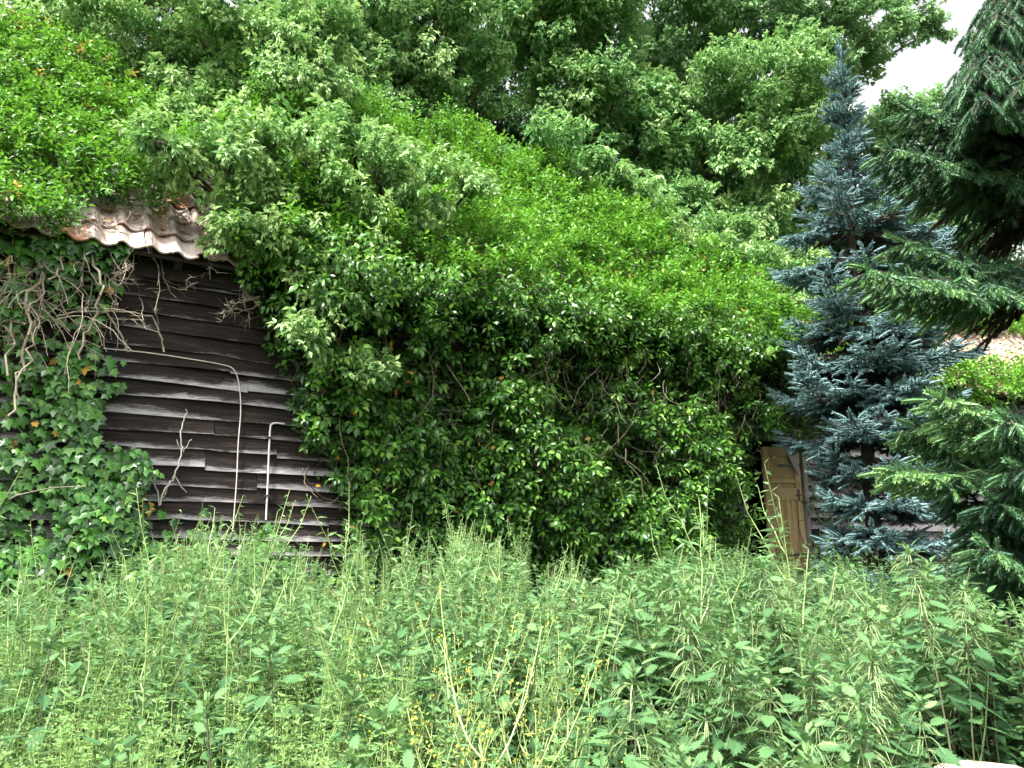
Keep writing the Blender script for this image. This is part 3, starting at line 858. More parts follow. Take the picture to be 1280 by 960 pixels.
bv = thing('bare_vine', 'dry leafless creeper twigs dangling from the eave just below the pantiles', 'vine', tuple(at(190, 322, wall_D(190, 322) - .3)))
mb = MB()
for px, py, dx in ((165, 320, .3), (178, 320, .7), (200, 330, .4), (155, 322, -.3), (212, 326, .5)):
    branchy(mb, at(px, py - 8, wall_D(px, py) - .10), -UPV + ND * .55 + UD * dx, rng.uniform(.3, .5), .0075, 2, .5, .02, .45, PLN)
for px, py, dx in ((140, 330, .2), (120, 320, .3), (105, 290, .2), (95, 280, .1), (110, 280, .6)):
    branchy(mb, at(px, py, wall_D(px, py) - .12), -UPV + ND * .6 + UD * dx, rng.uniform(.45, .7), .008, 1, .42, .05, .4, PLN)
for a, b in (((70, 395), (190, 395)), ((190, 395), (205, 440)), ((120, 375), (160, 440))):
    v, t = tube(curve(at(*a, wall_D(*a) - .25), at(*b, wall_D(*b) - .18), .05, 12, .006), .009, 5); mb.add(v, t, .6)
mb.build('stem', MAT['vine'], bv, smooth=True)

bv = thing('bare_vine', 'small bleached dead creeper clinging to the dark boards in the middle of the bare wall', 'vine', tuple(wallpt(*on_wall(198, 628)[[0]], .06, 1.9)))
mb = MB()
for pts, r in (([(198, 632), (205, 612), (216, 596), (225, 565), (224, 545), (228, 525), (232, 512)], .010), ([(198, 632), (192, 605), (188, 578)], .007), ([(225, 565), (219, 550)], .005), ([(226, 566), (237, 550)], .005), ([(216, 596), (230, 617)], .005), ([(200, 625), (212, 602), (218, 590)], .006)):
    q = pxcurve(pts, .075, 5); w = np.stack([ORG + p[0] * UD - p[1] * ND + (p[2] + ZB) * UPV for p in q]); w += rng.normal(0, .006, w.shape)
    v, t = tube(w, np.linspace(r, r * .5, len(w)), 5); mb.add(v, t, .6)
mb.build('stem', MAT['vine_w'], bv, smooth=True)
bv = thing('bare_vine', 'grey twiggy dead sprig jutting over dark boards under the pale tree', 'vine', tuple(at(320, 375, wall_D(320, 375) - .3)))
mb = MB()
for k in range(4): branchy(mb, at(325, 370 + 4 * k, wall_D(325, 375) - .3), -UD + UPV * rng.normal(-.1, .3), rng.uniform(.2, .35), .006, 2, .6, 0, .5, PLN)
mb.build('stem', MAT['vine'], bv, smooth=True)


# ------------------------------------------------------------------ broadleaf trees
def tree(name, label, lobes, base, trunk_top, mat, leaf_len=.095, dens=14, tint=.42, extra=(), trunk_r=.2, filler=260, size=1.0, droop=.55, group=None, young=.32):
    base = np.array([base[0], base[1], float(ground_z(base[0], base[1]))]); top = np.array(trunk_top, float)
    root = thing(name, label, 'tree', tuple(base), 0, group)
    m = 12; pts = curve(base - np.array([0, 0, .15]), top, 0, m, .09)
    mb = MB(); v, t = tube(pts, np.linspace(trunk_r, trunk_r * .35, m), 10); mb.add(v, t, .4)
    mb.build('trunk', MAT['bark'], root, smooth=True)
    cr = MB()
    lob = [(at(px, py, D), r * D / 1000) for px, py, D, r in lobes] + [(np.array(e[:3]), e[3]) for e in extra]
    for c, r in lob:
        # limb from the trunk to this bough
        h = np.clip((c[2] - 1.2 - np.linalg.norm(c[:2] - top[:2]) * .45 - base[2]) / (top[2] - base[2]), .25, .97)
        p0 = base + (top - base) * h; i = h * (m - 1); i0 = int(i); p0 = pts[i0] + (pts[min(i0 + 1, m - 1)] - pts[i0]) * (i - i0)
        q = curve(p0, c + np.array([0, 0, -.15 * r]), .12 * np.linalg.norm(c - p0), 8, .06)
        lb = MB(); v, t = tube(q, np.linspace(min(.075, trunk_r * .4), .018, 8), 6); lb.add(v, t, .35)
        for w in range(9):
            d = randu(1)[0]; d[2] = abs(d[2]) * .6 - .1; e = c + d * r * .85
            v, t = tube(curve(q[rng.integers(4, 8)], e, .05, 5, .04), np.linspace(.014, .004, 5), 4); lb.add(v, t, .35)
        lb.build('limb', MAT['bark'], root, smooth=True)
        # foliage: uneven pads of shoots round the bough, each pad a cluster of shoots
        npad = max(5, int(9 * (r / .8) ** 1.6)); dirs = randu(npad * 3); dirs = dirs[dirs[:, 2] > -.55][:npad]
        pc = c + dirs * r * rng.uniform(.45, 1.0, (len(dirs), 1)) * np.array([1, 1, .85])
        ns = max(6, int(dens * 12.57 * r * r / max(1, len(dirs))))
        for k in range(len(dirs)):
            pr = r * rng.uniform(.30, .52); dv = randu(ns); dv[:, 2] = dv[:, 2] * .45
            P = pc[k] + dv * pr * rng.uniform(.2, 1, (ns, 1)) ** .6
            rad = norm(P - c) ; ax = rad * .75 + dirs[k] * .5 + .35 * rng.normal(size=P.shape) + np.array([0, 0, .05])
            lay = np.clip((P[:, 2] - pc[k][2]) / (.45 * pr + 1e-6), -1, 1)
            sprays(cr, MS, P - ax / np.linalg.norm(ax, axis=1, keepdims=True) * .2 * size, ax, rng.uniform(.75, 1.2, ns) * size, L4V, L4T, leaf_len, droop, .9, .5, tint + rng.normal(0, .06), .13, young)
    # sparser shoots inside the crown, leaves tinted darker to paint its inner shade
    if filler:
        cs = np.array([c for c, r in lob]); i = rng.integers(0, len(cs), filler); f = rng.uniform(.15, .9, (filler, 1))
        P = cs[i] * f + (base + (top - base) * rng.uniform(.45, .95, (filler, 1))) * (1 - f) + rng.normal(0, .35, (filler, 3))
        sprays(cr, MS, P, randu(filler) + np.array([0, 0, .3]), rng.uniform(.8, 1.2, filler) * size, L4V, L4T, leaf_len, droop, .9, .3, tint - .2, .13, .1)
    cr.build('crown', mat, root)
    return root


# pale tree leaning over the roof from the left
lobes = []
for px, py, r in ((60, 35, 60), (125, 55, 62), (195, 75, 66), (265, 60, 70), (330, 105, 72), (285, 145, 55), (372, 140, 48), (310, 35, 60), (215, 145, 42), (235, 0, 60), (150, 0, 60), (375, 85, 48), (5, 30, 44), (170, 110, 44), (245, 110, 50), (400, 40, 50), (350, 60, 50), (300, 185, 34), (240, 170, 32)):
    lobes.append((px, py, (10.5 if py < 100 else min(10.4, roof_D(px, py) - .55)), r))
for px, py, r in ((215, 195, 32), (285, 205, 42), (345, 235, 46), (415, 255, 50), (475, 225, 44), (330, 295, 42), (405, 312, 40), (355, 322, 28), (440, 292, 40), (500, 258, 32), (440, 175, 42), (585, 236, 18), (318, 312, 24), (310, 255, 38), (380, 285, 40), (380, 200, 40), (320, 185, 36), (520, 235, 32), (310, 290, 28), (195, 180, 26)):
    lobes.append((px, py, min(roof_D(px, py), wall_D(px, py)) - .55, r))
for px, py, r in ((385, 425, 9), (470, 470, 9), (432, 372, 12)):
    lobes.append((px, py, wall_D(px, py) - .95, r))
tree('box_elder', 'pale green box elder drooping in fluffy clusters over the pantiles', lobes, (-2.7, 13.6), (-2.6, 12.6, 9.2), MAT['pale_tree'],   .085, 22, .63, [(-3.2, 13.5, 9.6, 1.2), (-2.0, 14, 10.2, 1.3), (-4.2, 13.5, 8.4, 1.2), (-2.6, 15.3, 8.6, 1.3), (-3.8, 15, 7.5, 1.2)], .24, 300, .85)

tree('maple', 'tall mid green tree behind the ridge beside the box elder', [(450, 25, 14.6, 72), (425, 120, 14, 58), (500, 95, 14.6, 62), (530, 155, 14.6, 50), (480, 160, 14, 48), (560, 55, 15, 58), (595, 115, 15, 40), (520, 10, 15, 60), (405, 60, 14, 50), (560, 180, 14.6, 36), (460, -70, 15, 75), (540, -80, 15, 75)],
     (-1.9, 17.0), (-1.8, 16.8, 11.5), MAT['mid_tree'], .10, 17, .58, [(-2.4, 18.2, 10.5, 1.3), (-1, 18.4, 9.2, 1.3), (-2.6, 18, 8, 1.2)], .25)
tree('maple', 'large fluffy mid green tree with small sky holes behind the middle of the ivy roof', [(655, 40, 17, 66), (725, 60, 17, 74), (765, 125, 17, 70), (705, 130, 17, 52), (800, 195, 17, 56), (765, 215, 17, 46), (830, 262, 16.6, 50), (805, 150, 17.4, 52), (705, 205, 13.0, 38), (745, 232, 13.6, 38), (775, 250, 14.0, 34), (660, 185, 13.2, 34), (690, 10, 17, 60), (760, 20, 17.4, 66), (850, 235, 17, 46), (740, 175, 17, 40), (660, -80, 17, 80), (760, -70, 17.5, 80)],
     (2.2, 19.6), (2.0, 19.2, 13.0), MAT['mid_tree'], .105, 17, .60, [(1.6, 21, 11, 1.5), (3, 21, 9.5, 1.5), (2, 21.2, 8, 1.4)], .28)
tree('maple', 'light green tree with layered drooping boughs beside the blue spruce tip', [(890, 135, 17, 72), (950, 110, 17, 74), (990, 165, 17, 56), (930, 205, 17, 60), (880, 200, 17, 48), (905, 290, 16.6, 46), (860, 305, 16.4, 40), (1000, 225, 17, 40), (940, 262, 16.8, 36), (965, 300, 16.6, 36), (940, 340, 16.6, 38), (990, 345, 16.8, 36), (1010, 130, 17.4, 46)] + [(px, py, roof_D(px, py) - .85, r) for px, py, r in ((790, 258, 40), (842, 290, 42), (890, 305, 44), (935, 318, 44), (905, 345, 34), (965, 350, 38), (1002, 378, 30), (862, 270, 42), (985, 330, 38), (1025, 350, 34), (948, 372, 26), (870, 328, 32), (820, 300, 30), (1030, 395, 24), (915, 280, 44), (975, 300, 44))],
     (5.2, 19.2), (5.0, 18.8, 11.0), MAT['pale_tree'], .10, 17, .54, [(5.8, 20.6, 9.6, 1.5), (4.4, 20.8, 8.6, 1.5), (6.2, 20.6, 7.6, 1.3)], .26)
tree('lime', 'high pale crown filling the top of the view over the layered tree', [(870, 25, 20, 70), (945, 30, 20, 72), (1020, 40, 20, 64), (1070, 85, 20.4, 46), (1000, 85, 20, 56), (815, 10, 20, 60), (1080, 20, 20.4, 40), (900, -60, 20.5, 80), (1000, -60, 20.5, 76), (830, 80, 20, 50), (1150, 15, 21, 20), (1120, 40, 21, 18), (1168, 38, 21, 14)],
     (5.6, 22.6), (5.6, 22.3, 14.8), MAT['far_tree'], .12, 13, .52, [(5.2, 24.4, 13.4, 1.8), (7, 24, 11.8, 1.7)], .3)
tree('ash', 'tree tinted dark for the shade seen through gaps behind the fluffy middle tree', [(575, 175, 21.5, 76), (655, 200, 21.5, 74), (735, 240, 21.5, 66), (620, 125, 22, 64), (690, 170, 21.5, 60), (560, 110, 22, 64), (600, 20, 22, 60), (520, 200, 21.5, 70), (600, 240, 21, 60)],
     (-.2, 23.8), (-.2, 23.4, 12), MAT['gap_shade'], .125, 9, .45, [(-.6, 25.5, 10.5, 1.8), (1, 25.6, 8.8, 1.8)], .3)
tree('ash', 'tree tinted dark to fill the shade between the layered tree and the ivy roof', [(855, 190, 21.5, 66), (905, 255, 21.5, 70), (960, 240, 21.5, 70), (840, 110, 22, 66), (1010, 300, 21.5, 64), (820, 290, 21, 60), (880, 330, 21, 60), (1010, 200, 22, 60), (780, 260, 21.5, 60), (960, 330, 21, 50), (1080, 330, 21.5, 60)],
     (6.4, 23.6), (6.2, 23.2, 11), MAT['gap_shade'], .125, 9, .45, [(6, 25.4, 9.5, 1.8), (7.6, 25.4, 8, 1.8)], .3)
tree('ash', 'tree tinted dark for shade, closing the top left behind the box elder', [(400, 25, 19, 66), (350, 60, 18.5, 70), (445, 190, 19, 70), (380, 0, 19, 60), (270, 90, 18, 70), (200, 20, 18, 66), (390, 170, 18.5, 66), (110, 70, 17, 66), (330, -80, 19, 80)],
     (-5.6, 19.5), (-5.4, 19.3, 12), MAT['gap_shade'], .12, 9, .45, [(-6, 21, 10.5, 1.8), (-4.2, 21.4, 9, 1.7)], .3)
tree('birch', 'hazy pale far tree glimpsed between the two spruces', [(1130, 175, 23, 50), (1185, 140, 23, 30), (1215, 190, 23, 44), (1120, 240, 23, 56), (1180, 240, 23, 56), (1245, 175, 23.5, 36), (1065, 190, 23, 50), (1150, 310, 22.5, 60), (1230, 290, 22.5, 60), (1070, 280, 22.5, 56), (1280, 250, 23, 50), (1110, 150, 23, 36), (1180, 350, 22.5, 50), (1260, 350, 22.5, 50)],
     (12.2, 25.6), (11.8, 25.2, 10.4), MAT['far_tree'], .12, 13, .52, [(12, 27.6, 9, 2.0), (13.8, 27, 8, 1.8)], .22)


# ------------------------------------------------------------------ spruces
def finger(seed, L=1.0, nn=48):
    """one needle-covered twig tip along +y, unit length"""
    r = np.random.default_rng(seed); V = []; T = []; W = []
    core = [(.045, .0), (.06, .5), (.0, 1.0)]
    vv, tt = tube([(0, 0, 0), (0, .55, 0), (0, 1.0, 0)], [.075, .09, .03], 4); V.append(vv); T.append(tt); nV = len(vv)
    for k in range(nn):
        y = .02 + .95 * k / nn; a = r.uniform(0, 2 * pi); ll = .29 * (1 - .35 * y)
        o = np.array([cos(a), 0, sin(a)]); d = o * .8 + np.array([0, .75, 0]); d /= np.linalg.norm(d)
        s = np.cross(d, o); s /= np.linalg.norm(s) + 1e-9
        p = np.array([0, y, 0]) + o * .03; wd = .034
        V.append(np.array([p - s * wd, p + s * wd, p + d * ll])); T.append(np.array([(nV, nV + 1, nV + 2)])); nV += 3
    return np.concatenate(V), np.concatenate(T)


FG = [finger(s) for s in range(3)]
FGF = [finger(s + 9, 1, 30) for s in range(3)]


def bough(root, p0, d0, L, name_mat, droop_tip=-.1, sag=.1, hang=0.0, tw=.15, fing=None, tint=.45, dead=0.0, rw=.02, side_len=.42, step=.085, tip_up=.15, tgrow=.25):
    """a flat spruce bough with side shoots clothed in needles"""
    fing = fing or FG
    d0 = norm(np.array(d0, float)); side = norm(np.cross(d0, UPV)); m = 10; t = np.linspace(0, 1, m)
    pts = p0 + t[:, None] * d0 * L; pts[:, 2] += -sag * np.sin(t * pi * .75) * L + tip_up * L * t ** 3
    pts += side * (np.sin(t * 3 + rng.uniform(0, 6)) * .03 * L)[:, None]
    mb = MB(); v, tr = tube(pts, np.linspace(rw, .004, m), 5); mb.add(v, tr, .45, 0, 1)
    P = []; Dr = []; S = []; Ti = []; De = []
    n = max(4, int(L / step))
    for k in range(n):
        f = .10 + .9 * (k + rng.uniform(0, .8)) / n
        if f > 1: continue
        i = min(m - 2, int(f * (m - 1))); g = f * (m - 1) - i; c = pts[i] * (1 - g) + pts[i + 1] * g; tg = norm(pts[i + 1] - pts[i])
        for sg in (-1, 1):
            sl = side_len * min(1, L) * (1.08 - f) * rng.uniform(.7, 1.2) * min(1, f * 4 + .35) + .06
            dd = norm(tg * .75 + sg * side * (.9 - .3 * f) + UPV * rng.normal(.02, .12)); ns = max(1, int(sl / (tw * .42)))
            e = c + dd * sl; e[2] -= hang * sl
            q = curve(c, e, -.06 * sl, 4); v, tr = tube(q, [.006, .005, .004, .003], 3); mb.add(v, tr, .4, 0, 1)
            isdead = f < dead * rng.uniform(.7, 1.2)
            for j in range(ns):
                h = (j + .6) / ns; b = c + (e - c) * h; yy = norm(e - c)
                for s2 in (-1, 1):
                    if rng.random() < .15: continue
                    P.append(b); Dr.append(yy * .7 + s2 * norm(np.cross(yy, UPV)) * .75 + UPV * (rng.normal(.0, .22) - hang * .9)); S.append(tw * rng.uniform(.7, 1.15)); Ti.append(tint + tgrow * (h * (.4 + .6 * f)) + rng.normal(0, .12)); De.append(isdead)
            P.append(e); Dr.append(yy + UPV * (.1 - hang * .3)); S.append(tw * rng.uniform(.9, 1.3)); Ti.append(tint + (tgrow + .05) * (.35 + .65 * f) + rng.normal(0, .1)); De.append(isdead)
        if rng.random() < .7:
            P.append(c); Dr.append(tg + UPV * .5 + .3 * rng.normal(size=3)); S.append(tw * .9); Ti.append(tint + rng.normal(0, .1)); De.append(f < dead)
    P.append(pts[-1]); Dr.append(norm(pts[-1] - pts[-2])); S.append(tw * 1.4); Ti.append(tint + .3); De.append(False)
    P = np.array(P); Dr = np.array(Dr); S = np.array(S); Ti = np.array(Ti); De = np.array(De)
    for s in range(len(fing)):
        idx = np.arange(s, len(P), len(fing))
        for dm, mt in ((False, 0), (True, 2)):
            ii = idx[De[idx] == dm]
            if len(ii): scatter(mb, fing[s][0], fing[s][1], P[ii], frames(Dr[ii], UPV + .3 * randu(len(ii))), S[ii], Ti[ii], mt)
    return mb.build('bough', [name_mat, MAT['bark'], MAT['dead_needle']], root)


# blue spruce
bD = 11.2
bx, by, bz_top = at(1050, 72, 11.6)
b_base = np.array([4.78, 10.75, float(ground_z(4.78, 10.75))])
btop = np.array([bx, by, bz_top])
bs = thing('blue_spruce', 'slender silvery blue spruce with a pointed tip in front of the far barn wall', 'spruce', tuple(b_base))
m = 14; tp = curve(b_base - np.array([0, 0, .1]), btop, 0, m, .02)
mb = MB(); v, t = tube(tp, np.linspace(.11, .008, m), 8); mb.add(v, t, .3)
mb.build('trunk', MAT['bark'], bs, smooth=True)
mb = MB()
for k in range(46):
    f = k / 46; c = btop - np.array([0, 0, f * 1.5]); d = randu(1)[0]; d[2] = abs(d[2]) * .4 + .9 - .75 * f
    tv, tt = FG[k % 3]; scatter(mb, tv, tt, c[None], frames(d[None], randu(1)), np.array([.20 + .06 * f]), np.array([.62]))
tv, tt = FG[0]; scatter(mb, tv, tt, btop[None] - np.array([0, 0, .05]), frames(np.array([[0, 0, 1.0]]), randu(1)), np.array([.36]), .7)
mb.build('leader', MAT['blue_needle'], bs)
# image-based radius profile: (height fraction from tip, radius m)
prof_h = np.array([0, .06, .12, .2, .28, .36, .44, .56, .7, .85, .98]); prof_r = np.array([.05, .10, .26, .24, .52, .92, 1.08, 1.15, 1.08, .98, .9])
H = btop[2] - b_base[2]; ph = 0.3; cnt = 0
lev = .075
while lev < .97:
    nb = 11 if lev > .5 else (6 if lev > .27 else 5)
    for k in range(nb):
        a = ph + k * 2 * pi / nb + rng.normal(0, .18); L = np.interp(lev, prof_h, prof_r) * rng.choice([.55, .8, 1.0, 1.15], p=[.2, .25, .35, .2])
        c = btop + (b_base - btop) * (lev + rng.normal(0, .008)); up = .75 - 1.6 * lev if lev < .4 else -.05 - .22 * (lev - .4) + rng.normal(0, .06)
        if lev > .72 and cos(a) < -.35: L = min(L, .62)
        bough(bs, c, (cos(a), sin(a), up), max(.18, L), MAT['blue_needle'], sag=.13, hang=.10, tw=.145 if lev > .25 else .12, tint=.28, tgrow=.68, dead=.18 if lev > .3 else 0, rw=.014, side_len=.50, step=.10, tip_up=.16 if lev > .3 else 0.05, fing=FGF)
        cnt += 1
    ph += .55; lev += .062 if lev > .25 else .052
for px, py, sx in ((990, 300, -1), (985, 345, -1), (1175, 322, 1), (1215, 445, 1), (1005, 460, -1), (1172, 295, 1), (1195, 560, 1)):   # the long boughs that break the outline
    f = (py - 30 - 72) / 640; c = btop + (b_base - btop) * f; e = at(px, py, 11.1); L = np.linalg.norm(e - c)
    bough(bs, c, e - c, L, MAT['blue_needle'], sag=.10, hang=.10, tw=.145, tint=.32, dead=.25, rw=.017, side_len=.5, step=.09, tip_up=.1, tgrow=.55)

# Norway spruce, mostly beyond the right edge
ns_base = np.array([4.75, 6.35, float(ground_z(4.75, 6.35))]); ns_top = ns_base + np.array([.1, .2, 12.0])
nsp = thing('norway_spruce', 'big drooping green spruce reaching in from the right edge', 'spruce', tuple(ns_base))
m = 14; tp = curve(ns_base - np.array([0, 0, .15]), ns_top, 0, m, .02)
mb = MB(); v, t = tube(tp, np.linspace(.19, .01, m), 10); mb.add(v, t, .4); mb.build('trunk', MAT['bark'], nsp, smooth=True)


def nb_to(px, py, D, zroot, hang=.55, tint=.42, dead=.45, tw=.128, side=.55, tip=.12, sag=.06):
    e = at(px, py, D); f = (zroot - ns_base[2]) / 12.0; c = ns_base + (ns_top - ns_base) * f
    L = np.linalg.norm(e - c)
    bough(nsp, c, e - c, L, MAT['green_needle'], sag=sag, hang=hang, tw=tw, tint=tint, dead=dead, rw=.028, side_len=side, step=.066, tip_up=tip)


nb_to(1112, 185, 5.7, 4.95, .5, .34, .35, .128, .6, .04)
nb_to(1140, 160, 6.2, 5.05, .5, .34, .4)
nb_to(1090, 338, 5.3, 3.85, .55, .50, .30, .128, .55, .05)
nb_to(1130, 330, 5.8, 3.9, .5, .42, .4)
nb_to(1108, 598, 5.2, 2.55, .3, .62, .25, .128, .6, .06)
nb_to(1150, 560, 5.6, 2.65, .4, .55, .3, .128, .6)
nb_to(1180, 520, 5.7, 2.75, .5, .5, .3)
nb_to(1192, 535, 5.0, 2.6, .35, .66, .2)
nb_to(1195, 250, 6.4, 4.5, .8, .25, .6, .128, .5)
nb_to(1215, 215, 5.9, 4.6, .8, .25, .55, .128, .5)
nb_to(1222, 60, 5.4, 5.6, 1.0, .22, .1, .128, .7, -.1)
nb_to(1232, 20, 5.8, 5.9, 1.0, .22, .1, .128, .7, -.1)
nb_to(1226, 18, 5.5, 6.7, .95, .24, .1, .128, .7, -.1)
nb_to(1226, 70, 5.6, 6.2, .95, .24, .1, .128, .7, -.1)
nb_to(1240, -30, 5.8, 7.2, .9, .24, .1, .128, .7, -.1)
nb_to(1262, 40, 5.3, 6.3, .9, .24, .1, .128, .7, -.1)
nb_to(1250, 100, 6.2, 5.4, 1.2, .22, .3, .128, .6)
nb_to(1200, 640, 5.8, 2.0, .7, .3, .5, .128, .5)
nb_to(1215, 690, 5.4, 1.75, .7, .3, .45, .128, .5)
nb_to(1240, 660, 5.0, 1.75, .5, .34, .4)
nb_to(1255, 560, 4.9, 2.5, .6, .45, .3)
nb_to(1262, 620, 4.9, 2.2, .6, .4, .3)
nb_to(1250, 720, 4.8, 1.5, .5, .4, .3)
for k in range(34):     # the rest of the tree, all round the trunk
    f = .08 + .88 * k / 34; a = k * 2.4; L = 2.2 * (1 - f) ** .7 + .25
    if cos(a) < .25 and f < .62: continue
    c = ns_base + (ns_top - ns_base) * f
    bough(nsp, c, (cos(a), sin(a), .1 - .25 * (1 - f)), L, MAT['green_needle'], sag=.08, hang=.55, tw=.16, tint=.4, dead=.4, rw=.026, side_len=.5, step=.13, tip_up=.12, fing=FGF)

# ------------------------------------------------------------------ field plants
def stem_line(h, lean, n=12, wobble=.01):
    t = np.linspace(0, 1, n); a = rng.uniform(0, 6.28)
    p = np.stack([lean * cos(a) * t ** 1.6, lean * sin(a) * t ** 1.6, h * t], -1); p[1:, :2] += np.cumsum(rng.normal(0, wobble, (n - 1, 2)), 0) * .5
    return p


def on_line(p, f):
    i = np.clip((f * (len(p) - 1)).astype(int), 0, len(p) - 2); g = (f * (len(p) - 1) - i)[:, None]
    return p[i] * (1 - g) + p[i + 1] * g


def nettle_parts(h, tassels, nodes=17, low=False):
    """stem, leaf pairs and flower tassels of one nettle, base at the origin"""
    p = stem_line(h, rng.uniform(.02, .14) * h, 10, .006 * h)
    st = MB(); v, t = tube(p, np.linspace(.0045, .002, 10), 4 if not low else 3); st.add(v, t, rng.uniform(.2, .6))
    lf = MB(); ta = MB() if tassels else None
    fs = np.linspace(.18, 1.0, nodes) ** .85; c = on_line(p, fs); rot = rng.uniform(0, 6.28)
    P = []; D = []; L = []; T = []
    for k in range(nodes):
        f = fs[k]
        for s in (0, 1):
            a = rot + k * pi / 2 + s * pi + rng.normal(0, .15); o = np.array([cos(a), sin(a), 0])
            ln = (.052 + .085 * np.sin(np.clip((1.02 - f) * 2.1, 0, 1) * pi / 2)) * rng.uniform(.8, 1.15) * (.6 + .4 * h)
            el = rng.normal(.12, .15) + .7 * max(0, f - .85) / .15
            d = o * cos(el) + UPV * sin(el); P.append(c[k] + o * (.012 + .25 * ln) + UPV * .1 * ln); D.append(d + UPV * -.25); L.append(ln); T.append(.32 + .42 * max(0, f - .55) / .45 + rng.normal(0, .10))
    for s in range(10):
        a = rng.uniform(0, 6.28); q = s / 9; P.append(p[-1] - UPV * .05 * q); D.append(np.array([cos(a) * (.3 + q), sin(a) * (.3 + q), 1 - .5 * q])); L.append(.03 + .03 * q); T.append(.9 - .25 * q)
    P = np.array(P); D = np.array(D); L = np.array(L); T = np.array(T)
    up = np.tile(UPV, (len(P), 1)) + .35 * rng.normal(size=P.shape)
    add_leaves(lf, L4V * np.array([.95, 1, 1]) if low else LNV, L4T if low else LNT, P, D, up, L, T)
    if tassels:
        for k in range(nodes):
            if fs[k] < .5 or fs[k] > .985: continue
            for s in range(7 if low else 12):
                a = rng.uniform(0, 6.28); o = np.array([cos(a), sin(a), 0]); ll = rng.uniform(.035, .085) * (1.2 - .5 * abs(fs[k] - .75) * 4 * .5)
                q = np.stack([c[k] + o * ll * x + UPV * (ll * (.5 * x - 1.05 * x * x)) for x in (0, .35, .7, 1.0)])
                v, t = tube(q, [.0009, .0016, .0019, .0009], 3); ta.add(v, t, rng.uniform(.2, 1))
    return st, lf, ta


def weed_parts(h):
    """thin upright weed with narrow leaves and side shoots"""
    p = stem_line(h, rng.uniform(.02, .12) * h, 9, .01 * h); st = MB(); lf = MB(); v, t = tube(p, np.linspace(.0035, .0014, 9), 4); st.add(v, t, .6)
    P = []; D = []; L = []
    lines = [(p, h)]
    for k in range(7):
        f = rng.uniform(.3, .85); b = on_line(p, np.array([f]))[0]; a = rng.uniform(0, 6.28); e = b + np.array([cos(a) * .35, sin(a) * .35, .85]) * h * rng.uniform(.2, .38)
        q = curve(b, e, -.03, 5, .004); v, t = tube(q, [.002, .0018, .0016, .0013, .001], 3); st.add(v, t, .7); lines.append((q, h * .4))
    for q, hh in lines:
        n = int(22 * (hh / h)) + 8
        for f in np.linspace(.12, 1, n):
            b = on_line(q, np.array([min(f, .999)]))[0]; a = rng.uniform(0, 6.28); P.append(b); D.append(np.array([cos(a), sin(a), rng.normal(.35, .4)])); L.append(rng.uniform(.025, .075) * (1.25 - .8 * f))
    P = np.array(P); D = np.array(D); L = np.array(L)
    add_leaves(lf, LWV, L4T, P, D, UPV + .5 * rng.normal(size=P.shape), L, np.clip(.3 + .4 * P[:, 2] / h + rng.normal(0, .13, len(P)), 0, 1))
    return st, lf, None


def froth_parts(h):
    """billowing fine-leaved bedstraw with a froth of tiny pale flowers"""
    st = MB(); lf = MB(); P = []; D = []; L = []; T = []
    for k in range(13):
        a = rng.uniform(0, 6.28); r = rng.uniform(.02, .22); e = np.array([cos(a) * r, sin(a) * r, h * rng.uniform(.75, 1.0)])
        q = curve(np.array([cos(a) * .03, sin(a) * .03, 0]), e, .02, 7, .012); v, t = tube(q, np.linspace(.0022, .001, 7), 3); st.add(v, t, .6)
        for f in np.linspace(.25, 1, 17):
            b = on_line(q, np.array([min(f, .999)]))[0]
            for s in range(5):
                aa = rng.uniform(0, 6.28); P.append(b); D.append(np.array([cos(aa), sin(aa), .35])); L.append(rng.uniform(.014, .034)); T.append(.12 + .4 * f)
            if f > .55:
                for s in range(9):
                    P.append(b + rng.normal(0, .020, 3)); D.append(randu(1)[0] + UPV * .4); L.append(rng.uniform(.007, .014)); T.append(.6 + .4 * rng.random())
    P = np.array(P); add_leaves(lf, LWV * np.array([1.5, 1, 1]), L4T, P, np.array(D), UPV + .6 * rng.normal(size=P.shape), np.array(L), np.array(T))
    return st, lf, None


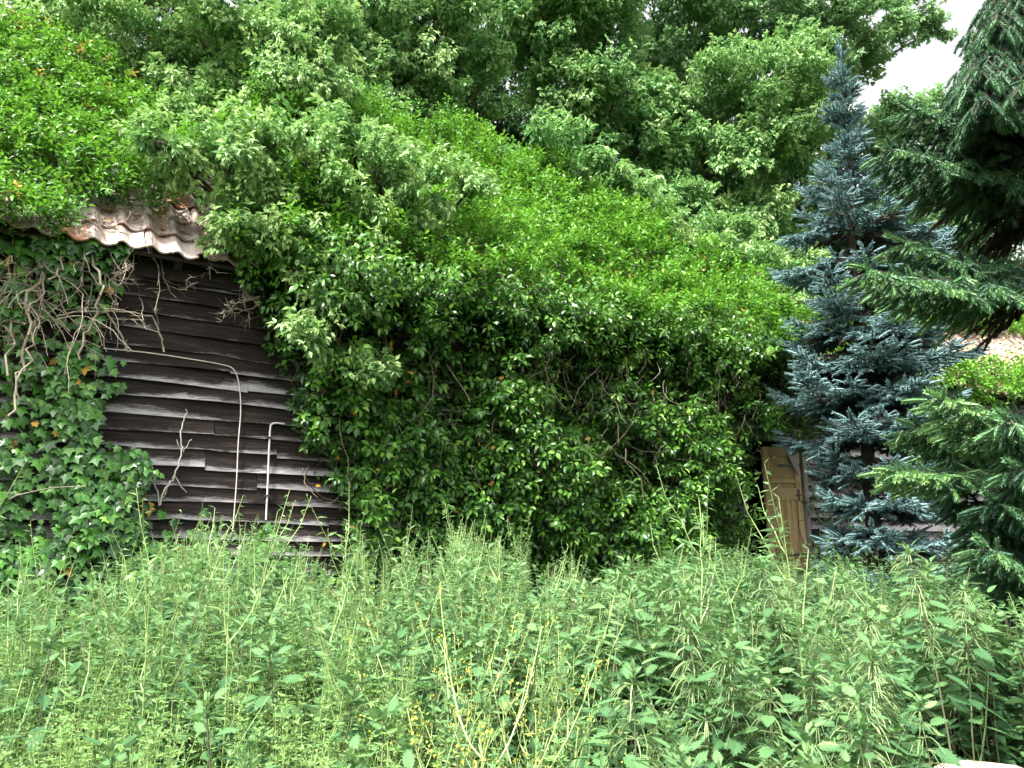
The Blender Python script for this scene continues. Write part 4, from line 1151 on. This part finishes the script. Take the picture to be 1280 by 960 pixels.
def mustard_parts(h):
    """wiry branching stems tipped with small yellow flower heads"""
    st = MB(); lf = MB(); fl = MB(); p = stem_line(h * .8, .1 * h, 8, .008); v, t = tube(p, np.linspace(.005, .003, 8), 5); st.add(v, t, .75)
    tips = [p[-1]]; FP = []
    for k in range(9):
        f = rng.uniform(.25, .95); b = on_line(p, np.array([f]))[0]; a = k * 2.4 + rng.uniform(-.4, .4); L = h * rng.uniform(.22, .5)
        tt = np.linspace(0, 1, 8); out = np.array([cos(a), sin(a), 0])
        q = b + out * (L * .75 * tt ** .8)[:, None] + UPV * (L * (.15 * tt + .75 * tt ** 2.2))[:, None]; v, t = tube(q, np.linspace(.003, .0016, 8), 4); st.add(v, t, .85); tips.append(q[-1])
        for j in range(5):
            c = q[rng.integers(1, 7)]; aa = rng.uniform(0, 6.28); e = c + np.array([cos(aa) * .4, sin(aa) * .4, .7]) * rng.uniform(.03, .10); v, t = tube([c, e], [.0014, .001], 3); st.add(v, t, .8)
            if rng.random() < .35: tips.append(e)
        add_leaves(lf, LWV, L4T, q[1:5], out + .6 * randu(4), UPV + .4 * randu(4), rng.uniform(.04, .09, 4), rng.uniform(.3, .8, 4))
    for tpt in tips:
        for j in range(5): FP.append(tpt + rng.normal(0, .007, 3) + UPV * rng.uniform(-.015, .012))
    FP = np.array(FP); add_leaves(fl, LWV * np.array([3.2, 1, 1]), L4T, FP, randu(len(FP)) + UPV * .5, randu(len(FP)), rng.uniform(.008, .014, len(FP)), rng.random(len(FP)))
    P = on_line(p, rng.uniform(.1, .7, 14)); add_leaves(lf, LNV, LNT, P, randu(14) * np.array([1, 1, .3]), UPV + .3 * randu(14), rng.uniform(.06, .12, 14), rng.uniform(.2, .6, 14))
    return st, lf, fl


def field(n, y0, y1, spread=.70):
    """jittered positions in the part of the field in view"""
    y = np.sqrt(rng.uniform(y0 ** 2, y1 ** 2, n)); r = rng.uniform(-spread, spread, n)
    return r * y, y, 640 + 1000 * r


def in_front_of_barn(x, y, gap=.25):
    return ((np.stack([x, y], -1) - ORG[:2]) @ ND[:2]) > gap


def proto(kind, label, cat, group, parts, mats):
    root = thing(kind, label, cat, (0, 0, 0), 0, group)
    for nm, mbx, mt in zip(('stem', 'foliage', mats[2][0] if len(mats) > 2 else 'x'), parts, (mats[0], mats[1], mats[2][1] if len(mats) > 2 else None)):
        if mbx is not None: mbx.build(nm, mt, root, local=True)
    return root


def wanted_h(y, px):
    """height that brings the tops to the level seen in the photograph"""
    top = np.interp(y, [1.8, 3, 4, 6, 7.5, 9, 12], [1.02, 1.22, 1.24, 1.20, 1.26, 1.32, 1.50])
    return top


def topf(px, y):
    f = np.interp(px, [0, 130, 200, 290, 390, 430, 500, 580, 650, 730, 800, 890, 1000, 1200, 1280], [.75, .8, 1.05, 1.25, 1.05, .85, 1.05, 1.12, 1.0, .78, .9, 1.05, .9, .85, .8])
    return 1 + (f - 1) * np.clip((y - 4) / 1.5, 0, 1)


# tall nettles that stand out singly, each placed and labelled by itself
tall = [((1165, 684), 3.3, 'tallest tasselled nettle, its tip rising clear against the dark spruce shade'),
        ((985, 700), 3.5, 'tall tasselled nettle whose bushy tip stands in front of the wooden door'),
        ((888, 725), 3.2, 'tasselled nettle with dark stem standing left of the one before the door'),
        ((928, 806), 2.7, 'shorter near nettle between the dark stemmed nettle and the one before the door'),
        ((1080, 700), 4.4, 'tall nettle among paler tops between the door and the tallest nettle'),
        ((1196, 732), 3.5, 'pale tasselled nettle close beside the tallest nettle'),
        ((1105, 765), 3.0, 'nettle with broad lower leaves beside the bare sandy patch')]
for (px, py), D, lab in tall:
    e = at(px, py, D); gz = float(ground_z(e[0], e[1])); h = e[2] - gz
    r = proto('stinging_nettle', lab, 'nettle', None, nettle_parts(h, True, 19), (MAT['nstem'], MAT['nettle'], ('flower_tassels', MAT['tassel'])))
    r.location = (e[0], e[1], gz)

lab_n = 'green leafy stinging nettle without tassels in the weedy foreground'
lab_t = 'stinging nettle hung with pale tassels in the weedy foreground'
pn = [proto('stinging_nettle', lab_n, 'nettle', 'stinging nettles without tassels', nettle_parts(1.0, False), (MAT['nstem'], MAT['nettle'])) for k in range(5)]
pt = [proto('stinging_nettle', lab_t, 'nettle', 'stinging nettles with pale tassels', nettle_parts(1.0, True), (MAT['nstem'], MAT['nettle'], ('flower_tassels', MAT['tassel']))) for k in range(5)]
used = set()


def put(plist, idx, x, y, h):
    z = float(ground_z(x, y)) - .01; rz = rng.uniform(0, 6.28); tilt = (rng.normal(0, .05), rng.normal(0, .05))
    key = plist[idx].name
    if key not in used:
        used.add(key); o = plist[idx]; o.location = (x, y, z); o.rotation_euler = (*tilt, rz); o.scale = (h, h, h)
    else: dup(plist[idx], (x, y, z), rz, h, tilt=tilt)


def mound(x, y): return np.exp(-(((x - 1.82) / .66) ** 2 + ((y - 3.25) / .6) ** 2))


X, Y, PX = field(700, 1.75, 4.6)
w_right = np.clip((PX - 640) / 140, .0, 1)
w = np.where(PX > 700, .95, np.where(PX > 210, .42, .18))
keep = (rng.random(len(X)) < w) & (mound(X, Y) < .45)
# leave the sight line to the sandy patch open
keep &= ~((PX > 1090) & (Y < 2.9) & (rng.random(len(X)) < .85))
X, Y, PX = X[keep], Y[keep], PX[keep]; o_ = np.argsort(Y)[:280]
for i in o_:
    hh = wanted_h(Y[i], PX[i]) - float(ground_z(X[i], Y[i])); hh *= rng.uniform(.66, 1.12)
    ts = rng.random() < np.clip((PX[i] - 720) / 180, .03, .72)
    put(pt if ts else pn, int(rng.integers(0, 5)), X[i], Y[i], hh)

lab_m = 'wiry mustard plant with small yellow flowers among the nettles'
pm = [proto('wild_mustard', lab_m, 'mustard', 'yellow flowered mustard plants', mustard_parts(1.0), (MAT['stem'], MAT['weed'], ('blossoms', MAT['flower']))) for k in range(4)]
X, Y, PX = field(130, 1.9, 5.2)
k = (PX > 330) & (PX < 860) & (rng.random(len(X)) < np.exp(-((PX - 600) / 170) ** 2))
for x, y in list(zip(X[k], Y[k])): put(pm, int(rng.integers(0, 4)), x, y, (wanted_h(y, 0) - float(ground_z(x, y))) * rng.uniform(.85, 1.1))
e = at(690, 735, 2.5); gz = float(ground_z(e[0], e[1]))
r = proto('wild_mustard', 'large sprawling mustard plant with long arching stems at the centre of the foreground', 'mustard', None, mustard_parts(1.16), (MAT['stem'], MAT['weed'], ('blossoms', MAT['flower']))); r.location = (-.06, 2.45, gz)

lab_f = 'frothy yellow green bedstraw clump at the front of the weeds'
pf = [proto('bedstraw', lab_f, 'bedstraw', 'frothy bedstraw clumps', froth_parts(1.0), (MAT['stem'], MAT['froth'])) for k in range(4)]
X, Y, PX = field(560, 1.8, 4.4)
wf = np.where(PX < 190, .85, np.where(PX < 330, .12, np.where(PX < 520, .65 * (Y < 3.1) + .1, np.where(PX < 700, .22, .02)))) * np.where(Y > 3.2, .5, 1)
k = rng.random(len(X)) < wf
for x, y in list(zip(X[k], Y[k]))[:210]: put(pf, int(rng.integers(0, 4)), x, y, (wanted_h(y, 0) - float(ground_z(x, y))) * rng.uniform(.82, 1.04))

lab_w = 'slender upright weed with narrow leaves rising above the nettles'
pw = [proto('slender_weed', lab_w, 'weed', 'slender upright weeds', weed_parts(1.0), (MAT['stem'], MAT['weed'])) for k in range(5)]
X, Y, PX = field(640, 2.6, 8.6)
k = in_front_of_barn(X, Y, .5) & (rng.random(len(X)) < np.where(PX < 430, .75, np.where(PX < 760, .65, .20)))
for x, y, px in list(zip(X[k], Y[k], PX[k]))[:285]:
    hh = wanted_h(y, px) - float(ground_z(x, y))
    hh *= 1.12 * topf(px, y) ** 1.3
    put(pw, int(rng.integers(0, 5)), x, y, hh * rng.uniform(.8, 1.2) * (1.2 if rng.random() < .12 else 1))

for k, (px, D) in enumerate(((520, 3.6), (610, 4.2), (300, 4.8), (700, 5.2), (760, 4.0), (420, 5.6), (860, 4.8), (180, 3.8), (570, 5.4))):
    e = at(px, 760, D); gz = float(ground_z(e[0], e[1])); h = (wanted_h(e[1], 0) - gz) * rng.uniform(1.0, 1.15)
    r = thing('dry_stalk', 'dead straw coloured stalk standing among the green weeds', 'dry stalk', (e[0], e[1], gz), 0, 'dead stalks in the weeds')
    mb = MB(); p = stem_line(h, .2 * h, 9, .012); v, t = tube(p, np.linspace(.0042, .0018, 9), 4); mb.add(v, t, .6)
    for j in range(6):
        b = p[rng.integers(4, 9)]; q = b + (randu(1)[0] * np.array([1, 1, .2]) + UPV * .8) * rng.uniform(.05, .14); v, t = tube([b, (b + q) / 2 + UPV * .005, q], [.0018, .0014, .001], 3); mb.add(v, t, .7)
    mb.build('stem', MAT['vine_y'], r, local=True)

# the mass of further nettles, low growth and grass that nobody could count
def merge(mb, parts, x, y, h, mats):
    for q, mt in zip(parts, mats):
        if q is None: continue
        V, T, A, B, M = q
        a = rng.uniform(0, 6.28); ca, sa = cos(a), sin(a)
        W = np.stack([V[:, 0] * ca - V[:, 1] * sa, V[:, 0] * sa + V[:, 1] * ca, V[:, 2]], -1) * h + np.array([x, y, float(ground_z(x, y)) - .01])
        mb.add(W, T, A + rng.normal(0, .06), 0, mt)


def arr(parts): return [None if p is None else p.arrays() for p in parts]


lowN = [arr(nettle_parts(1.0, False, 13, True)) for k in range(7)]; lowT = [arr(nettle_parts(1.0, True, 12, True)) for k in range(4)]; lowW = [arr(weed_parts(1.0)) for k in range(4)]
mb = MB()
X, Y, PX = field(2700, 3.4, 10.5, .86); k = in_front_of_barn(X, Y, .3) & (mound(X, Y) < .4)
for x, y, px in zip(X[k], Y[k], PX[k]):
    hh = (wanted_h(y, px) - float(ground_z(x, y))) * rng.uniform(.55, 1.08) * (.72 + .62 * float(vnoise(np.array([x, y, 0.]), 1.1)))
    hh *= topf(px, y)
    if px > 960 and y > 6.5: hh *= .85
    merge(mb, (lowT if (px > 760 and y < 6.5 and rng.random() < .5) else lowN)[int(rng.integers(0, 4))], x, y, hh, (1, 0, 2))
X, Y, PX = field(950, 8.5, 13, .9); k = in_front_of_barn(X, Y, .3) & (PX > 860)
for x, y, px in zip(X[k], Y[k], PX[k]):
    merge(mb, lowN[int(rng.integers(0, 4))], x, y, rng.uniform(.4, .65), (1, 0, 2))
o = mb.build('undergrowth', [MAT['nettle'], MAT['nstem'], MAT['tassel']]); o['kind'] = 'stuff'; o['label'] = 'dense nettle undergrowth spreading back to the barn'
mb = MB()   # short leafy cover between the stems
X, Y, PX = field(11000, 1.2, 11, .95); k = in_front_of_barn(X, Y, .1) & (mound(X, Y) < .35); X, Y = X[k], Y[k]; n = len(X)
P = np.stack([X, Y, ground_z(X, Y) + rng.uniform(.02, .35, n)], -1)
add_leaves(mb, LNV, LNT, P, randu(n) * np.array([1, 1, .35]), UPV + .4 * randu(n), rng.uniform(.05, .11, n), rng.normal(.3, .15, n))
o = mb.build('low_weeds', MAT['nettle']); o['kind'] = 'stuff'
mb = MB()
X, Y, PX = field(5200, 2.0, 7.5, .75); k = in_front_of_barn(X, Y, .2) & ((PX < 120) | (rng.random(len(X)) < .28)) & (mound(X, Y) < .5); X, Y = X[k], Y[k]; n = len(X)
P = np.stack([X, Y, ground_z(X, Y)], -1)
BLV = np.array([(-.006, 0, 0), (.006, 0, 0), (-.005, .4, .02), (.005, .4, .02), (-.003, .75, -.03), (.003, .75, -.03), (0, 1, -.14)], float); BLT = np.array([(0, 1, 3), (0, 3, 2), (2, 3, 5), (2, 5, 4), (4, 5, 6)])
scatter(mb, BLV, BLT, P, frames(UPV + .28 * rng.normal(size=P.shape), randu(n)), (wanted_h(Y, 0) - ground_z(X, Y)) * rng.uniform(.6, 1.05, n), rng.uniform(.1, 1, n))
o = mb.build('grass', MAT['grass']); o['kind'] = 'stuff'

# ------------------------------------------------------------------ light, sky, camera
SUN = norm(np.array([-.28, -.40, .87]))
w = bpy.data.worlds.new('World'); scene.world = w; w.use_nodes = True; nt = w.node_tree
bg = nt.nodes['Background']; sky = nt.nodes.new('ShaderNodeTexSky'); sky.sky_type = 'NISHITA'; sky.sun_disc = False
sky.sun_elevation = math.asin(SUN[2]); sky.sun_rotation = math.atan2(SUN[0], SUN[1]); sky.dust_density = 4.0; sky.air_density = 1.2; sky.ozone_density = 1.0
# thin bright overcast veil: part of the blue is washed to white, uneven like cloud
tc = nt.nodes.new('ShaderNodeTexCoord'); cn = nt.nodes.new('ShaderNodeTexNoise'); cn.inputs['Scale'].default_value = 2.2; cn.inputs['Detail'].default_value = 5
nt.links.new(tc.outputs['Generated'], cn.inputs['Vector'])
cf = ramp(nt, cn.outputs[0], [(.35, (.62, .62, .62)), (.65, (.95, .95, .95))])
bw = nt.nodes.new('ShaderNodeRGBToBW'); nt.links.new(sky.outputs[0], bw.inputs[0])
veil = nt.nodes.new('ShaderNodeMix'); veil.data_type = 'RGBA'; veil.blend_type = 'MULTIPLY'; veil.inputs[0].default_value = 1; nt.links.new(bw.outputs[0], veil.inputs[6]); veil.inputs[7].default_value = (4.2, 4.22, 4.27, 1)
nt.links.new(mixc(nt, cf, sky.outputs[0], veil.outputs[2]), bg.inputs[0]); bg.inputs[1].default_value = .062
ld = bpy.data.lights.new('sun', 'SUN'); ld.energy = 5.0; ld.angle = radians(6); ld.color = (1, .97, .92)
lo = bpy.data.objects.new('sun', ld); C.objects.link(lo)
from mathutils import Vector
lo.rotation_euler = Vector(-SUN).to_track_quat('-Z', 'Y').to_euler(); lo.location = (0, 0, 30)

cd = bpy.data.cameras.new('camera'); cam = bpy.data.objects.new('camera', cd); C.objects.link(cam)
cam.location = CAM; cam.rotation_euler = (pi / 2 + PITCH, 0, 0); cd.sensor_width = 36; cd.lens = 28.125; cd.clip_end = 1000; cd.clip_start = .05
scene.camera = cam
vs = scene.view_settings; vs.view_transform = 'Standard'; vs.look = 'None'; vs.exposure = 1.42; vs.gamma = 1; vs.use_curve_mapping = False
cy = scene.cycles; cy.use_denoising = True; cy.denoiser = 'OPENIMAGEDENOISE'
cy.max_bounces = 7; cy.diffuse_bounces = 4; cy.glossy_bounces = 2; cy.transmission_bounces = 4; cy.use_adaptive_sampling = True; cy.adaptive_threshold = .02
cy.caustics_reflective = False; cy.caustics_refractive = False
